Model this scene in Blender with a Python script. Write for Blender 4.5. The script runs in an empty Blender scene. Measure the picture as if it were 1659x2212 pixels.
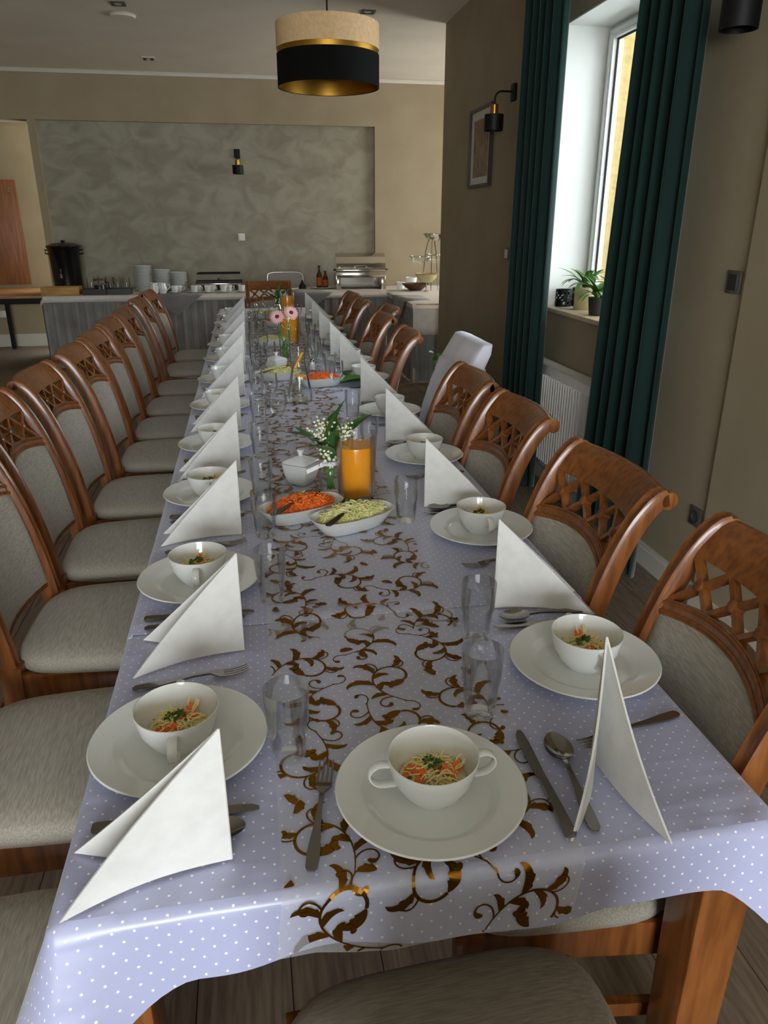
import bpy, bmesh, math, random
from math import sin, cos, pi, radians, hypot, atan2
from mathutils import Vector, Matrix
random.seed(7)

# ------------------------------------------------------------------ camera
FPX, CX, CY, IW, IH = 1600.0, 829.5, 1106.0, 1659.0, 2212.0
_Y = Vector((526 - CX, 482 - CY, FPX)).normalized()
_d = Vector((0, 1, -_Y.y / _Y.z)).normalized()
_Z = -_d
_X = _Y.cross(_Z)
CAM = Vector((0, 0, 1.53))
def c2w(v): return Vector((_X.dot(v), _Y.dot(v), _Z.dot(v)))
def at(px, py, z):
    """point of the horizontal plane z seen at a photo pixel"""
    w = c2w(Vector((px - CX, py - CY, FPX)))
    return CAM + w * ((z - CAM.z) / w.z)
cam_d = bpy.data.cameras.new('camera')
cam = bpy.data.objects.new('camera', cam_d)
bpy.context.scene.collection.objects.link(cam)
cam_d.sensor_fit = 'VERTICAL'; cam_d.sensor_height = 36.0; cam_d.lens = FPX / IH * 36.0
cam_d.clip_start = 0.02; cam_d.clip_end = 100
_r, _u, _b = c2w(Vector((1, 0, 0))), c2w(Vector((0, -1, 0))), c2w(Vector((0, 0, -1)))
cam.matrix_world = Matrix(((_r.x, _u.x, _b.x, CAM.x), (_r.y, _u.y, _b.y, CAM.y), (_r.z, _u.z, _b.z, CAM.z), (0, 0, 0, 1)))
SC = bpy.context.scene
SC.camera = cam
COL = SC.collection

# ------------------------------------------------------------------ light
world = bpy.data.worlds.new('overcast_sky'); SC.world = world; world.use_nodes = True
bg = world.node_tree.nodes['Background']
bg.inputs[0].default_value = (0.86, 0.93, 1.0, 1); bg.inputs[1].default_value = 8.5
def area(name, loc, rot, sx, sy, watts, col):
    l = bpy.data.lights.new(name, 'AREA'); l.shape = 'RECTANGLE'; l.size = sx; l.size_y = sy
    l.energy = watts; l.color = col
    o = bpy.data.objects.new(name, l); COL.objects.link(o); o.location = loc; o.rotation_euler = rot
    return o
# daylight through the window behind the camera (it lights every face turned to the camera and the
# rolled cloth edge) and through the wing's window (bright ceiling patch and buffet corner)
area('window_rear_offscreen', (-0.5, -4.62, 1.65), (radians(90), 0, 0), 2.8, 1.6, 200, (0.93, 0.97, 1.0))
area('window_wing_offscreen', (4.62, 8.5, 1.75), (radians(90), 0, radians(90)), 1.5, 1.5, 52, (1.0, 0.97, 0.9))
SC.view_settings.view_transform = 'Standard'; SC.view_settings.look = 'None'
SC.view_settings.gamma = 1.0; SC.view_settings.use_curve_mapping = False
SC.view_settings.exposure = -0.02
SC.cycles.transparent_max_bounces = 64

# ------------------------------------------------------------------ materials
def lin(c):
    f = lambda u: u / 12.92 if u <= 0.04045 else ((u + 0.055) / 1.055) ** 2.4
    return (f(c[0] / 255), f(c[1] / 255), f(c[2] / 255), 1)
M = {}
def mat(name, rgb, rough=0.5, metal=0.0, sheen=0.0, coat=0.0, spec=0.5, trans=0.0, sss=0.0):
    m = bpy.data.materials.new(name); m.use_nodes = True
    b = m.node_tree.nodes['Principled BSDF']
    b.inputs['Base Color'].default_value = lin(rgb); b.inputs['Roughness'].default_value = rough
    b.inputs['Metallic'].default_value = metal; b.inputs['Sheen Weight'].default_value = sheen
    b.inputs['Coat Weight'].default_value = coat; b.inputs['Specular IOR Level'].default_value = spec
    b.inputs['Transmission Weight'].default_value = trans
    if sss:
        b.inputs['Subsurface Weight'].default_value = sss; b.inputs['Subsurface Radius'].default_value = (0.02, 0.01, 0.005)
    M[name] = m
    return m
def nodes(m): return m.node_tree.nodes, m.node_tree.links, m.node_tree.nodes['Principled BSDF']
def ramp_on(m, tex_out, stops):
    N, L, b = nodes(m)
    r = N.new('ShaderNodeValToRGB')
    while len(r.color_ramp.elements) < len(stops): r.color_ramp.elements.new(0.5)
    for e, (p, c) in zip(r.color_ramp.elements, stops): e.position = p; e.color = lin(c)
    L.new(tex_out, r.inputs[0]); L.new(r.outputs[0], b.inputs['Base Color'])
    return r
def coords(m, kind='Object', scale=(1, 1, 1)):
    N, L, b = nodes(m)
    t = N.new('ShaderNodeTexCoord'); mp = N.new('ShaderNodeMapping'); mp.inputs['Scale'].default_value = scale
    L.new(t.outputs[kind], mp.inputs[0]); return mp.outputs[0]
def noise(m, vec, scale, detail=4, dist=0.0, rough=0.5):
    N, L, b = nodes(m); n = N.new('ShaderNodeTexNoise')
    n.inputs['Scale'].default_value = scale; n.inputs['Detail'].default_value = detail
    n.inputs['Distortion'].default_value = dist; n.inputs['Roughness'].default_value = rough
    L.new(vec, n.inputs['Vector']); return n.outputs['Fac']
def bump(m, fac, strength=0.2, dist=0.01):
    N, L, b = nodes(m); n = N.new('ShaderNodeBump')
    n.inputs['Strength'].default_value = strength; n.inputs['Distance'].default_value = dist
    L.new(fac, n.inputs['Height']); L.new(n.outputs[0], b.inputs['Normal'])

def noisy(name, rgb_a, rgb_b, scale, stretch=(1, 1, 1), rough=0.5, bumps=0.0, bdist=0.01, kind='Object', lo=0.35, hi=0.65, dist=0.0, detail=4, **k):
    m = mat(name, rgb_a, rough, **k)
    f = noise(m, coords(m, kind, stretch), scale, detail, dist)
    ramp_on(m, f, [(lo, rgb_a), (hi, rgb_b)])
    if bumps: bump(m, f, bumps, bdist)
    return m

noisy('wall_paint', (158, 144, 119), (164, 151, 126), 3, rough=0.9, spec=0.2)
noisy('ceiling_paint', (222, 213, 195), (228, 220, 203), 2, rough=0.95, spec=0.1)
noisy('plaster_marble', (134, 127, 108), (156, 151, 132), 3.6, (1, 1, 1.4), rough=0.55, bumps=0.1, bdist=0.01, dist=0.9, detail=10, lo=0.36, hi=0.62)
mat('trim_paint', (206, 202, 190), 0.6)
mat('reveal_paint', (228, 228, 220), 0.7)
noisy('floor_plank', (104, 90, 76), (134, 118, 100), 9, (9, 0.7, 1), rough=0.5, bumps=0.05, kind='Object', detail=6)
mat('floor_gap', (48, 42, 37), 0.9)
noisy('chair_wood', (112, 63, 26), (146, 89, 42), 7, (9, 9, 0.9), rough=0.3, kind='Object', detail=6, coat=0.25)
noisy('upholstery', (154, 147, 134), (178, 172, 159), 22, (1.2, 14, 14), rough=0.95, bumps=0.2, bdist=0.0012, kind='Object', sheen=0.25, spec=0.15, detail=3)
noisy('napkin_paper', (216, 216, 212), (225, 225, 221), 30, rough=0.9, bumps=0.04, bdist=0.002, spec=0.15)
mat('porcelain', (226, 229, 226), 0.12, coat=0.3)
mat('steel', (150, 145, 138), 0.17, metal=1.0)
mat('steel_bright', (205, 200, 190), 0.14, metal=1.0)
mat('gold_print', (150, 104, 32), 0.27, metal=1.0)
mat('gold_lining', (176, 132, 52), 0.38, metal=1.0)
mat('brass', (190, 140, 60), 0.25, metal=1.0)
mat('black_metal', (9, 9, 9), 0.55, spec=0.3)
mat('black_plastic', (16, 16, 17), 0.3)
noisy('shade_linen', (196, 164, 122), (208, 176, 134), 60, (1, 1, 1), rough=0.95, bumps=0.1, bdist=0.002, spec=0.1)
mat('shade_black', (9, 8, 7), 0.9, spec=0.15)
mat('white_plastic', (226, 224, 216), 0.4)
mat('grey_plastic', (100, 97, 92), 0.38, metal=0.3)
mat('grey_plastic_dark', (66, 63, 58), 0.38, metal=0.3)
mat('window_pvc', (232, 232, 228), 0.35)
noisy('sill_stone', (206, 186, 150), (226, 208, 174), 6, (1, 4, 1), rough=0.3)
noisy('stucco', (146, 122, 60), (174, 148, 80), 30, rough=0.95, bumps=0.9, bdist=0.02, spec=0.1, lo=0.4, hi=0.58)
noisy('curtain_velvet', (6, 34, 29), (9, 42, 36), 5, (1, 1, 0.2), rough=0.75, sheen=0.25, spec=0.2)
mat('radiator_enamel', (224, 222, 214), 0.35)
mat('radiator_grille', (150, 148, 140), 0.5)
noisy('skirt_fabric', (128, 126, 124), (146, 144, 142), 5, rough=0.85, sheen=0.2, spec=0.2)
noisy('linen_white', (214, 208, 200), (224, 218, 211), 14, rough=0.9, spec=0.15)
noisy('chair_cover', (226, 226, 238), (240, 240, 248), 6, rough=0.85, bumps=0.3, bdist=0.01, spec=0.2)
noisy('oak', (150, 104, 56), (176, 128, 74), 6, (1, 1, 9), rough=0.5)
noisy('coat_board', (112, 66, 30), (140, 88, 44), 5, (7, 7, 0.6), rough=0.45)
noisy('crate_wood', (170, 130, 66), (198, 154, 84), 6, (1, 8, 8), rough=0.6)
noisy('leaf_green', (66, 112, 40), (118, 160, 72), 8, rough=0.4)
noisy('leaf_lily', (42, 88, 40), (74, 120, 60), 30, (9, 1, 1), rough=0.4)
noisy('leaf_dark', (40, 62, 30), (66, 92, 44), 8, rough=0.45)
mat('stem_green', (92, 134, 52), 0.5)
mat('lily_bell', (246, 244, 218), 0.5, sss=0.1)
mat('petal_pink', (236, 186, 186), 0.6)
mat('flower_eye', (110, 34, 34), 0.8)
noisy('parsley', (28, 74, 18), (66, 118, 34), 60, rough=0.6)
noisy('carrot', (226, 100, 28), (246, 136, 56), 60, rough=0.45, sss=0.1)
noisy('cabbage', (206, 206, 128), (232, 228, 172), 50, rough=0.45)
mat('noodle', (240, 224, 156), 0.45, sss=0.1)
noisy('celery', (176, 190, 88), (210, 214, 130), 60, rough=0.5)
mat('cream_pot', (198, 184, 138), 0.45)
mat('dark_pot', (44, 44, 46), 0.6)
mat('soil', (46, 34, 26), 0.95)
noisy('urn_black', (15, 15, 16), (20, 20, 21), 4, rough=0.25)
mat('amber_bottle', (84, 40, 12), 0.1, coat=0.5)
mat('bottle_label', (168, 84, 34), 0.6)
mat('brown_bowl', (84, 54, 34), 0.5)
mat('picture_mat', (226, 222, 214), 0.7)
mat('picture_frame', (58, 44, 34), 0.4)
mat('orange_peel', (246, 178, 26), 0.5)
mat('lemon_water', (226, 226, 176), 0.1)
mat('print_white', (220, 220, 220), 0.5)
mat('ribbon', (244, 240, 244), 0.6)
mat('soft_wax', (226, 222, 206), 0.6)
mat('rubber', (30, 28, 26), 0.8)

# juice: dense orange liquid
mj = noisy('juice', (226, 146, 22), (236, 162, 38), 6, (1, 1, 0.3), rough=0.18, sss=0.35)

# picture print: earthy palm-leaf colours
m = mat('picture_print', (120, 90, 60), 0.6)
f = noise(m, coords(m, 'Object', (1, 9, 1.4)), 4.0, 4, 2.0)
ramp_on(m, f, [(0.36, (70, 66, 42)), (0.46, (128, 96, 70)), (0.54, (176, 128, 100)), (0.66, (104, 74, 46))])

# thin clear glass: transparent with a Fresnel reflection
def thin_glass(name, tint, ref=1.0, grey=0.0, top=0.7):
    m = bpy.data.materials.new(name); m.use_nodes = True
    N, L = m.node_tree.nodes, m.node_tree.links; N.clear()
    o = N.new('ShaderNodeOutputMaterial'); t = N.new('ShaderNodeBsdfTransparent'); t.inputs[0].default_value = (*tint, 1)
    g = N.new('ShaderNodeBsdfGlossy'); g.inputs['Roughness'].default_value = 0.03; g.inputs[0].default_value = (ref, ref, ref, 1)
    fr = N.new('ShaderNodeLayerWeight'); fr.inputs[0].default_value = 0.22
    mr = N.new('ShaderNodeMapRange'); mr.inputs['From Min'].default_value = 0; mr.inputs['From Max'].default_value = 1
    mr.inputs['To Min'].default_value = grey; mr.inputs['To Max'].default_value = top
    mx = N.new('ShaderNodeMixShader')
    L.new(fr.outputs['Fresnel'], mr.inputs['Value']); L.new(mr.outputs[0], mx.inputs[0])
    L.new(t.outputs[0], mx.inputs[1]); L.new(g.outputs[0], mx.inputs[2]); L.new(mx.outputs[0], o.inputs[0])
    M[name] = m
thin_glass('clear_glass', (0.982, 0.990, 0.985))
thin_glass('picture_glass', (0.97, 0.97, 0.97), top=0.12)
thin_glass('window_glass', (0.97, 0.98, 0.98), grey=0.01)

# clear printed foil of the runner
m = bpy.data.materials.new('runner_foil'); m.use_nodes = True; M['runner_foil'] = m
N, L = m.node_tree.nodes, m.node_tree.links; N.clear()
o = N.new('ShaderNodeOutputMaterial'); t = N.new('ShaderNodeBsdfTransparent'); p = N.new('ShaderNodeBsdfPrincipled')
p.inputs['Base Color'].default_value = lin((232, 234, 238)); p.inputs['Roughness'].default_value = 0.22
mx = N.new('ShaderNodeMixShader'); mx.inputs[0].default_value = 0.30
L.new(t.outputs[0], mx.inputs[1]); L.new(p.outputs[0], mx.inputs[2]); L.new(mx.outputs[0], o.inputs[0])

# dotted satin tablecloth (dots from the cloth's own unfolded coordinates)
m = mat('dotted_cloth', (172, 176, 210), 0.32, sheen=0.3, spec=0.65)
N, L, b = nodes(m)
uv = N.new('ShaderNodeUVMap'); uv.uv_map = 'UVMap'
sp = N.new('ShaderNodeSeparateXYZ'); L.new(uv.outputs[0], sp.inputs[0])
def mth(op, a, bb=None):
    n = N.new('ShaderNodeMath'); n.operation = op
    for i, v in enumerate((a, bb)):
        if v is None: continue
        if isinstance(v, (int, float)): n.inputs[i].default_value = v
        else: L.new(v, n.inputs[i])
    return n.outputs[0]
def dots(ox, oy):
    px = mth('SUBTRACT', mth('FRACT', mth('ADD', mth('DIVIDE', sp.outputs[0], 0.026), ox)), 0.5)
    py = mth('SUBTRACT', mth('FRACT', mth('ADD', mth('DIVIDE', sp.outputs[1], 0.026), oy)), 0.5)
    d = mth('SQRT', mth('ADD', mth('MULTIPLY', px, px), mth('MULTIPLY', py, py)))
    return mth('LESS_THAN', d, 0.068)
dd = mth('MAXIMUM', dots(0, 0), dots(0.5, 0.5))
mc = N.new('ShaderNodeMix'); mc.data_type = 'RGBA'
mc.inputs[6].default_value = lin((176, 180, 213)); mc.inputs[7].default_value = lin((248, 249, 255))
L.new(dd, mc.inputs[0]); L.new(mc.outputs[2], b.inputs['Base Color'])
nz = N.new('ShaderNodeTexNoise'); nz.inputs['Scale'].default_value = 5; nz.inputs['Detail'].default_value = 2
mpv = N.new('ShaderNodeMapping'); mpv.inputs['Scale'].default_value = (0.6, 3.5, 1); L.new(uv.outputs[0], mpv.inputs[0]); L.new(mpv.outputs[0], nz.inputs['Vector'])
bp = N.new('ShaderNodeBump'); bp.inputs['Strength'].default_value = 0.35; bp.inputs['Distance'].default_value = 0.012
L.new(nz.outputs[0], bp.inputs['Height']); L.new(bp.outputs[0], b.inputs['Normal'])

# ------------------------------------------------------------------ mesh helpers
class MB:
    def __init__(s): s.v = []; s.f = []
    def add(s, v, f):
        o = len(s.v); s.v += [tuple(p) for p in v]; s.f += [tuple(i + o for i in q) for q in f]; return s
    def box(s, x0, x1, y0, y1, z0, z1):
        return s.add([(x0, y0, z0), (x1, y0, z0), (x1, y1, z0), (x0, y1, z0), (x0, y0, z1), (x1, y0, z1), (x1, y1, z1), (x0, y1, z1)],
                     [(0, 3, 2, 1), (4, 5, 6, 7), (0, 1, 5, 4), (1, 2, 6, 5), (2, 3, 7, 6), (3, 0, 4, 7)])
    def hexa(s, a, b):
        """prism between two quads a (bottom) and b (top)"""
        return s.add(list(a) + list(b), [(0, 3, 2, 1), (4, 5, 6, 7), (0, 1, 5, 4), (1, 2, 6, 5), (2, 3, 7, 6), (3, 0, 4, 7)])
    def loft(s, loops, cap0=True, cap1=True, closed=False):
        n = len(loops[0]); v = [p for l in loops for p in l]; f = []
        k = len(loops)
        for i in range(k if closed else k - 1):
            j = (i + 1) % k
            for q in range(n):
                r = (q + 1) % n
                f.append((i * n + q, i * n + r, j * n + r, j * n + q))
        if cap0 and not closed: f.append(tuple(reversed(range(n))))
        if cap1 and not closed: f.append(tuple((k - 1) * n + q for q in range(n)))
        return s.add(v, f)
    def tube(s, pts, r, n=8, closed=False):
        pts = [Vector(p) for p in pts]; k = len(pts)
        rr = r if isinstance(r, (list, tuple)) else [r] * k
        loops = []; up = None
        for i in range(k):
            if closed: t = pts[(i + 1) % k] - pts[i - 1]
            else: t = pts[min(i + 1, k - 1)] - pts[max(i - 1, 0)]
            t.normalize()
            if up is None: up = Vector((0, 0, 1)) if abs(t.z) < 0.9 else Vector((1, 0, 0))
            a = (up - t * up.dot(t)).normalized(); bb = t.cross(a); up = a
            loops.append([pts[i] + (a * cos(2 * pi * q / n) + bb * sin(2 * pi * q / n)) * rr[i] for q in range(n)])
        return s.loft(loops, closed=closed)
    def lathe(s, prof, n=32, c=(0, 0, 0)):
        loops = []
        for r, z in prof:
            r = max(r, 1e-5)
            loops.append([(c[0] + r * cos(2 * pi * q / n), c[1] + r * sin(2 * pi * q / n), c[2] + z) for q in range(n)])
        return s.loft(loops, cap0=True, cap1=True)
    def grid(s, fn, nu, nv):
        v = [fn(i / nu, j / nv) for j in range(nv + 1) for i in range(nu + 1)]
        f = [(j * (nu + 1) + i, j * (nu + 1) + i + 1, (j + 1) * (nu + 1) + i + 1, (j + 1) * (nu + 1) + i) for j in range(nv) for i in range(nu)]
        return s.add(v, f)
    def mesh(s, name, material, bevel=0, smooth=40, seg=2):
        me = bpy.data.meshes.new(name); me.from_pydata(s.v, [], s.f); me.validate()
        if bevel:
            bm = bmesh.new(); bm.from_mesh(me)
            bmesh.ops.bevel(bm, geom=list(bm.edges), offset=bevel, segments=seg, affect='EDGES', profile=0.5, clamp_overlap=True)
            bm.to_mesh(me); bm.free()
        if smooth:
            me.shade_smooth(); me.set_sharp_from_angle(angle=radians(smooth))
        me.materials.append(M[material])
        return me
    def build(s, name, material, parent=None, bevel=0, smooth=40, seg=2):
        return link(name, s.mesh(name, material, bevel, smooth, seg), parent)
def link(name, me, parent=None):
    o = bpy.data.objects.new(name, me); COL.objects.link(o)
    if parent: o.parent = parent
    return o
def tag(o, label=None, cat=None, group=None, kind=None):
    if label: o['label'] = label
    if cat: o['category'] = cat
    if group: o['group'] = group
    if kind: o['kind'] = kind
    return o
def thing(name, label, cat, loc=(0, 0, 0), rz=0, group=None):
    o = bpy.data.objects.new(name, None); COL.objects.link(o); o.empty_display_size = 0.05
    o.location = loc; o.rotation_euler = (0, 0, rz); return tag(o, label, cat, group)
def place(o, loc, rz=0):
    o.location = loc; o.rotation_euler = (0, 0, rz); return o
def copy_tree(o, parent=None):
    c = o.copy(); COL.objects.link(c); c.parent = parent
    for ch in [x for x in KIDS(o)]: copy_tree(ch, c)
    return c
def KIDS(o): return list(o.children)
def dup(o, loc, rz, label, group=None):
    c = copy_tree(o); place(c, loc, rz); c['label'] = label
    if group: c['group'] = group
    return c
def solid(o, t):
    md = o.modifiers.new('thickness', 'SOLIDIFY'); md.thickness = t; md.offset = 0; return o
ORD = ['', 'first', 'second', 'third', 'fourth', 'fifth', 'sixth', 'seventh', 'eighth', 'ninth', 'tenth', 'eleventh', 'twelfth', 'thirteenth', 'fourteenth', 'fifteenth', 'sixteenth', 'seventeenth', 'eighteenth', 'nineteenth', 'twentieth']
def S(o): o['kind'] = 'structure'; return o
def circ(cx, cy, r, n, z): return [(cx + r * cos(2 * pi * i / n), cy + r * sin(2 * pi * i / n), z) for i in range(n)]
def sell(a, b, n, z, e=4.0, cx=0, cy=0):
    out = []
    for i in range(n):
        t = 2 * pi * i / n; ct, st = cos(t), sin(t)
        out.append((cx + a * math.copysign(abs(ct) ** (2 / e), ct), cy + b * math.copysign(abs(st) ** (2 / e), st), z))
    return out
# ------------------------------------------------------------------ the room
XR, YB, ZC = 1.79, 9.75, 3.10          # window wall, back wall, ceiling
XL, YR = -4.6, -4.6
Y0, Y1 = 2.53, 7.12                    # the window wall's two ends
XO = 2.105                             # its outer face
WY0, WY1, WZ0, WZ1 = 3.08, 4.45, 1.04, 2.534
floor = S(MB().box(XL, 5.0, YR, 11.0, -0.06, -0.004).build('floor', 'floor_gap', smooth=0))
pl = []
for k in range(3):
    pl.append(MB().box(-0.0985, 0.0985, -0.638, 0.638, -0.004, 0.0).mesh('plank', 'floor_plank', smooth=0))
for i in range(27):
    x = -3.5 + i * 0.2
    off = (i * 0.47) % 1.28
    for j in range(9):
        y = 0.1 + off + j * 1.28
        if y > 11: continue
        o = link('plank', pl[(i * 3 + j) % 3], floor); o.location = (x, y, 0)
ceiling = S(MB().box(XL, XO, YR, 11.0, ZC, ZC + 0.1).box(XO, 5.0, Y1 - 0.06, 11.0, ZC, ZC + 0.1).build('ceiling', 'ceiling_paint', smooth=0))
# window wall with its opening
w = MB()
w.box(XR, XO, Y0, WY0, 0, ZC); w.box(XR, XO, WY1, Y1, 0, ZC)
w.box(XR, XO, WY0, WY1, 0, WZ0); w.box(XR, XO, WY0, WY1, WZ1, ZC)
S(w.build('wall_right', 'wall_paint', smooth=0))
w = MB(); PX = XR - 0.018
w.box(PX, XO, YR, Y0, 0, ZC)
S(w.build('wall_right_pier', 'wall_paint', smooth=0))
# wing beyond the window wall: its outer side is the ochre stucco seen through the window
S(MB().box(XO, 5.0, Y1 - 0.25, Y1 - 0.06, -0.06, ZC + 0.5).build('wall_outside', 'stucco', smooth=0))
S(MB().box(XO, 5.0, Y1 - 0.06, Y1, 0, ZC).build('wall_wing', 'wall_paint', smooth=0))
w = MB()
w.box(4.6, 4.9, Y1, 7.7, 0, ZC); w.box(4.6, 4.9, 9.3, 10, 0, ZC); w.box(4.6, 4.9, 7.7, 9.3, 0, 1.0); w.box(4.6, 4.9, 7.7, 9.3, 2.5, ZC)
S(w.build('wall_wing_side', 'wall_paint', smooth=0))
# back wall: raised surround, recessed marbled plaster field, opening at its end
NX0, NX1, NZ = -2.21, 1.61, 2.60
w = MB()
w.box(-2.29, NX0, YB, YB + 0.3, 0, NZ); w.box(NX1, 4.9, YB, YB + 0.3, 0, ZC)
w.box(XL, NX1, YB, YB + 0.3, NZ, ZC)
S(w.build('wall_back', 'wall_paint', smooth=0))
S(MB().box(NX0, NX1, YB + 0.06, YB + 0.3, 0, NZ).build('wall_back_panel', 'plaster_marble', smooth=0))
S(MB().box(XL, -2.0, 10.7, 10.8, 0, ZC).build('wall_passage', 'wall_paint', smooth=0))
S(MB().box(XL - 0.1, XL, YR, 10.8, 0, ZC).build('wall_left', 'wall_paint', smooth=0))
w = MB()
for a, bb in ((XL, -2.0), (1.0, XO)): w.box(a, bb, YR - 0.3, YR, 0, ZC)
for a, bb in ((-2.0, 1.0),): w.box(a, bb, YR - 0.3, YR, 0, 0.8); w.box(a, bb, YR - 0.3, YR, 2.5, ZC)
S(w.build('wall_rear', 'wall_paint', smooth=0))
# trims
S(MB().box(XL, 4.6, YB - 0.03, YB, ZC - 0.045, ZC).build('trim_1', 'trim_paint', bevel=0.008))
def baseboard(name, x0, x1, y0, y1):
    S(MB().box(x0, x1, y0, y1, 0, 0.095).box(x0, x1 if x1 - x0 > 0.1 else x1, y0, y1, 0.095, 0.1).build(name, 'trim_paint', bevel=0.004))
b_ = MB().box(XR - 0.015, XR, Y0, Y1, 0, 0.085).box(XR - 0.009, XR, Y0, Y1, 0.085, 0.108)
S(b_.build('baseboard_right', 'trim_paint', smooth=0))
S(MB().box(XL, -2.0, 10.685, 10.7, 0, 0.16).build('baseboard_passage', 'trim_paint', smooth=0))
S(MB().box(PX - 0.015, PX, YR, Y0, 0, 0.1).build('baseboard_pier', 'trim_paint', smooth=0))
# the window: frame, sash, panes
FX = 2.05
fw = 0.04
win = S(MB().box(FX, FX + 0.034, WY0, WY0 + fw, WZ0, WZ1).box(FX, FX + 0.034, WY1 - fw, WY1, WZ0, WZ1)
        .box(FX, FX + 0.034, WY0 + fw, WY1 - fw, WZ1 - fw, WZ1).box(FX, FX + 0.034, WY0 + fw, WY1 - fw, WZ0, WZ0 + fw).build('window_1', 'window_pvc', smooth=0))
s0, s1, t0, t1 = WY0 + 0.03, WY1 - 0.03, WZ0 + 0.03, WZ1 - 0.03
sash = MB()
for e, d in ((0.04, -0.012), (0.022, -0.020)):
    x0, x1 = FX + d, FX + 0.03
    sash.box(x0, x1, s0, s0 + e, t0, t1); sash.box(x0, x1, s1 - e, s1, t0, t1)
    sash.box(x0, x1, s0 + e, s1 - e, t1 - e, t1); sash.box(x0, x1, s0 + e, s1 - e, t0, t0 + e)
sash.build('sash', 'window_pvc', win, smooth=0)
g = MB()
e = 0.04
for a in ((s0 + e, s0 + e + 0.008, t0 + e, t1 - e), (s1 - e - 0.008, s1 - e, t0 + e, t1 - e), (s0 + e, s1 - e, t0 + e, t0 + e + 0.008), (s0 + e, s1 - e, t1 - e - 0.008, t1 - e)):
    g.box(FX + 0.010, FX + 0.019, *a)
g.build('gasket', 'rubber', win, smooth=0)
MB().box(FX + 0.02, FX + 0.026, s0 + 0.035, s1 - 0.035, t0 + 0.035, t1 - 0.035).build('pane', 'window_glass', win, smooth=0)
MB().box(FX - 0.045, FX - 0.012, WY0 + 0.11, WY0 + 0.135, 1.65, 1.68).box(FX - 0.05, FX - 0.035, WY0 + 0.11, WY0 + 0.135, 1.56, 1.68).build('window_handle', 'window_pvc', win, bevel=0.004)
sill = S(MB().box(XR - 0.03, FX, WY0, WY1, WZ0 - 0.002, WZ0 + 0.022).build('window_sill', 'sill_stone', bevel=0.004))
S(MB().box(XR - 0.001, FX, WY1 - 0.006, WY1 + 0.0, WZ0 + 0.022, WZ1).box(XR - 0.001, FX, WY0, WY0 + 0.006, WZ0 + 0.022, WZ1).box(XR - 0.001, FX, WY0 + 0.006, WY1 - 0.006, WZ1 - 0.006, WZ1).build('trim_2', 'reveal_paint', smooth=0))

# ------------------------------------------------------------------ ceiling fittings
def downlight(p, label):
    t = thing('downlight', label, 'ceiling light', (p.x, p.y, ZC))
    fr = MB()
    for a in ((-0.055, 0.055, -0.055, -0.035), (-0.055, 0.055, 0.035, 0.055), (-0.055, -0.035, -0.035, 0.035), (0.035, 0.055, -0.035, 0.035)):
        fr.box(*a, -0.008, 0.0005)
    fr.build('frame', 'grey_plastic_dark', t, smooth=0)
    MB().lathe([(0.033, 0), (0.03, -0.004), (0.02, -0.003), (0, -0.003)], 20).build('bulb', 'white_plastic', t)
    MB().box(-0.034, 0.034, -0.034, 0.034, -0.002, 0.0005).build('socket', 'black_metal', t, smooth=0)
downlight(at(255, 7, ZC), 'square recessed ceiling light beside the round ceiling disc')
downlight(at(795, 25, ZC), 'square recessed ceiling light beyond the hanging drum lamp')
p = at(265, 32, ZC)
t = thing('ceiling_disc', 'round white flush disc on the ceiling', 'ceiling disc', (p.x, p.y, ZC))
MB().lathe([(0.1, 0.0005), (0.1, -0.012), (0.092, -0.02), (0, -0.022)], 32).build('cover', 'ceiling_paint', t)
MB().lathe([(0.105, 0.0005), (0.105, -0.006), (0.1, -0.008), (0.1, 0.0005)], 32).build('rim', 'trim_paint', t)
p = at(320, 123, ZC)
t = thing('spot_fitting', 'small twin spot fitting on the ceiling near the plaster wall', 'ceiling light', (p.x, p.y, ZC))
MB().box(-0.07, 0.07, -0.03, 0.03, -0.012, 0.0005).build('plate', 'trim_paint', t, bevel=0.003)
for x in (-0.035, 0.035): MB().lathe([(0.016, -0.012), (0.018, -0.03), (0, -0.03)], 14, (x, 0, 0)).build('spot', 'grey_plastic_dark', t)

# hanging drum lamp
LX, LY = 0.44, 4.0
t = thing('pendant_lamp', 'hanging drum lamp with linen top, brass gap and black lower band', 'lamp', (LX, LY, 0))
R = 0.24
def band(z0, z1, r, m, nm):
    o = MB().lathe([(r, z0), (r, z1), (r - 0.003, z1), (r - 0.003, z0), (r, z0)], 64)
    o.f = o.f[:-2]
    return o.build(nm, m, t)
band(2.283, 2.387, R, 'shade_linen', 'upper_shade')
band(2.128, 2.262, R, 'shade_black', 'lower_shade')
o = MB().lathe([(R - 0.004, 2.13), (R - 0.004, 2.385), (R - 0.0055, 2.385), (R - 0.0055, 2.13), (R - 0.004, 2.13)], 64); o.f = o.f[:-2]
o.build('lining', 'gold_lining', t)
MB().lathe([(0.0, 2.372), (R - 0.006, 2.372), (R - 0.006, 2.376), (0, 2.376)], 48).build('diffuser', 'shade_linen', t)
MB().tube([(0, 0, 2.376), (0, 0, ZC - 0.02)], 0.004, 8).build('cord', 'black_metal', t)
MB().lathe([(0.05, ZC + 0.0005), (0.05, ZC - 0.02), (0.01, ZC - 0.028), (0, ZC - 0.028)], 24).build('ceiling_cup', 'black_metal', t)
MB().lathe([(0.02, 2.37), (0.02, 2.3), (0.03, 2.25), (0.02, 2.22), (0, 2.215)], 16).build('bulb', 'soft_wax', t)

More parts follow.
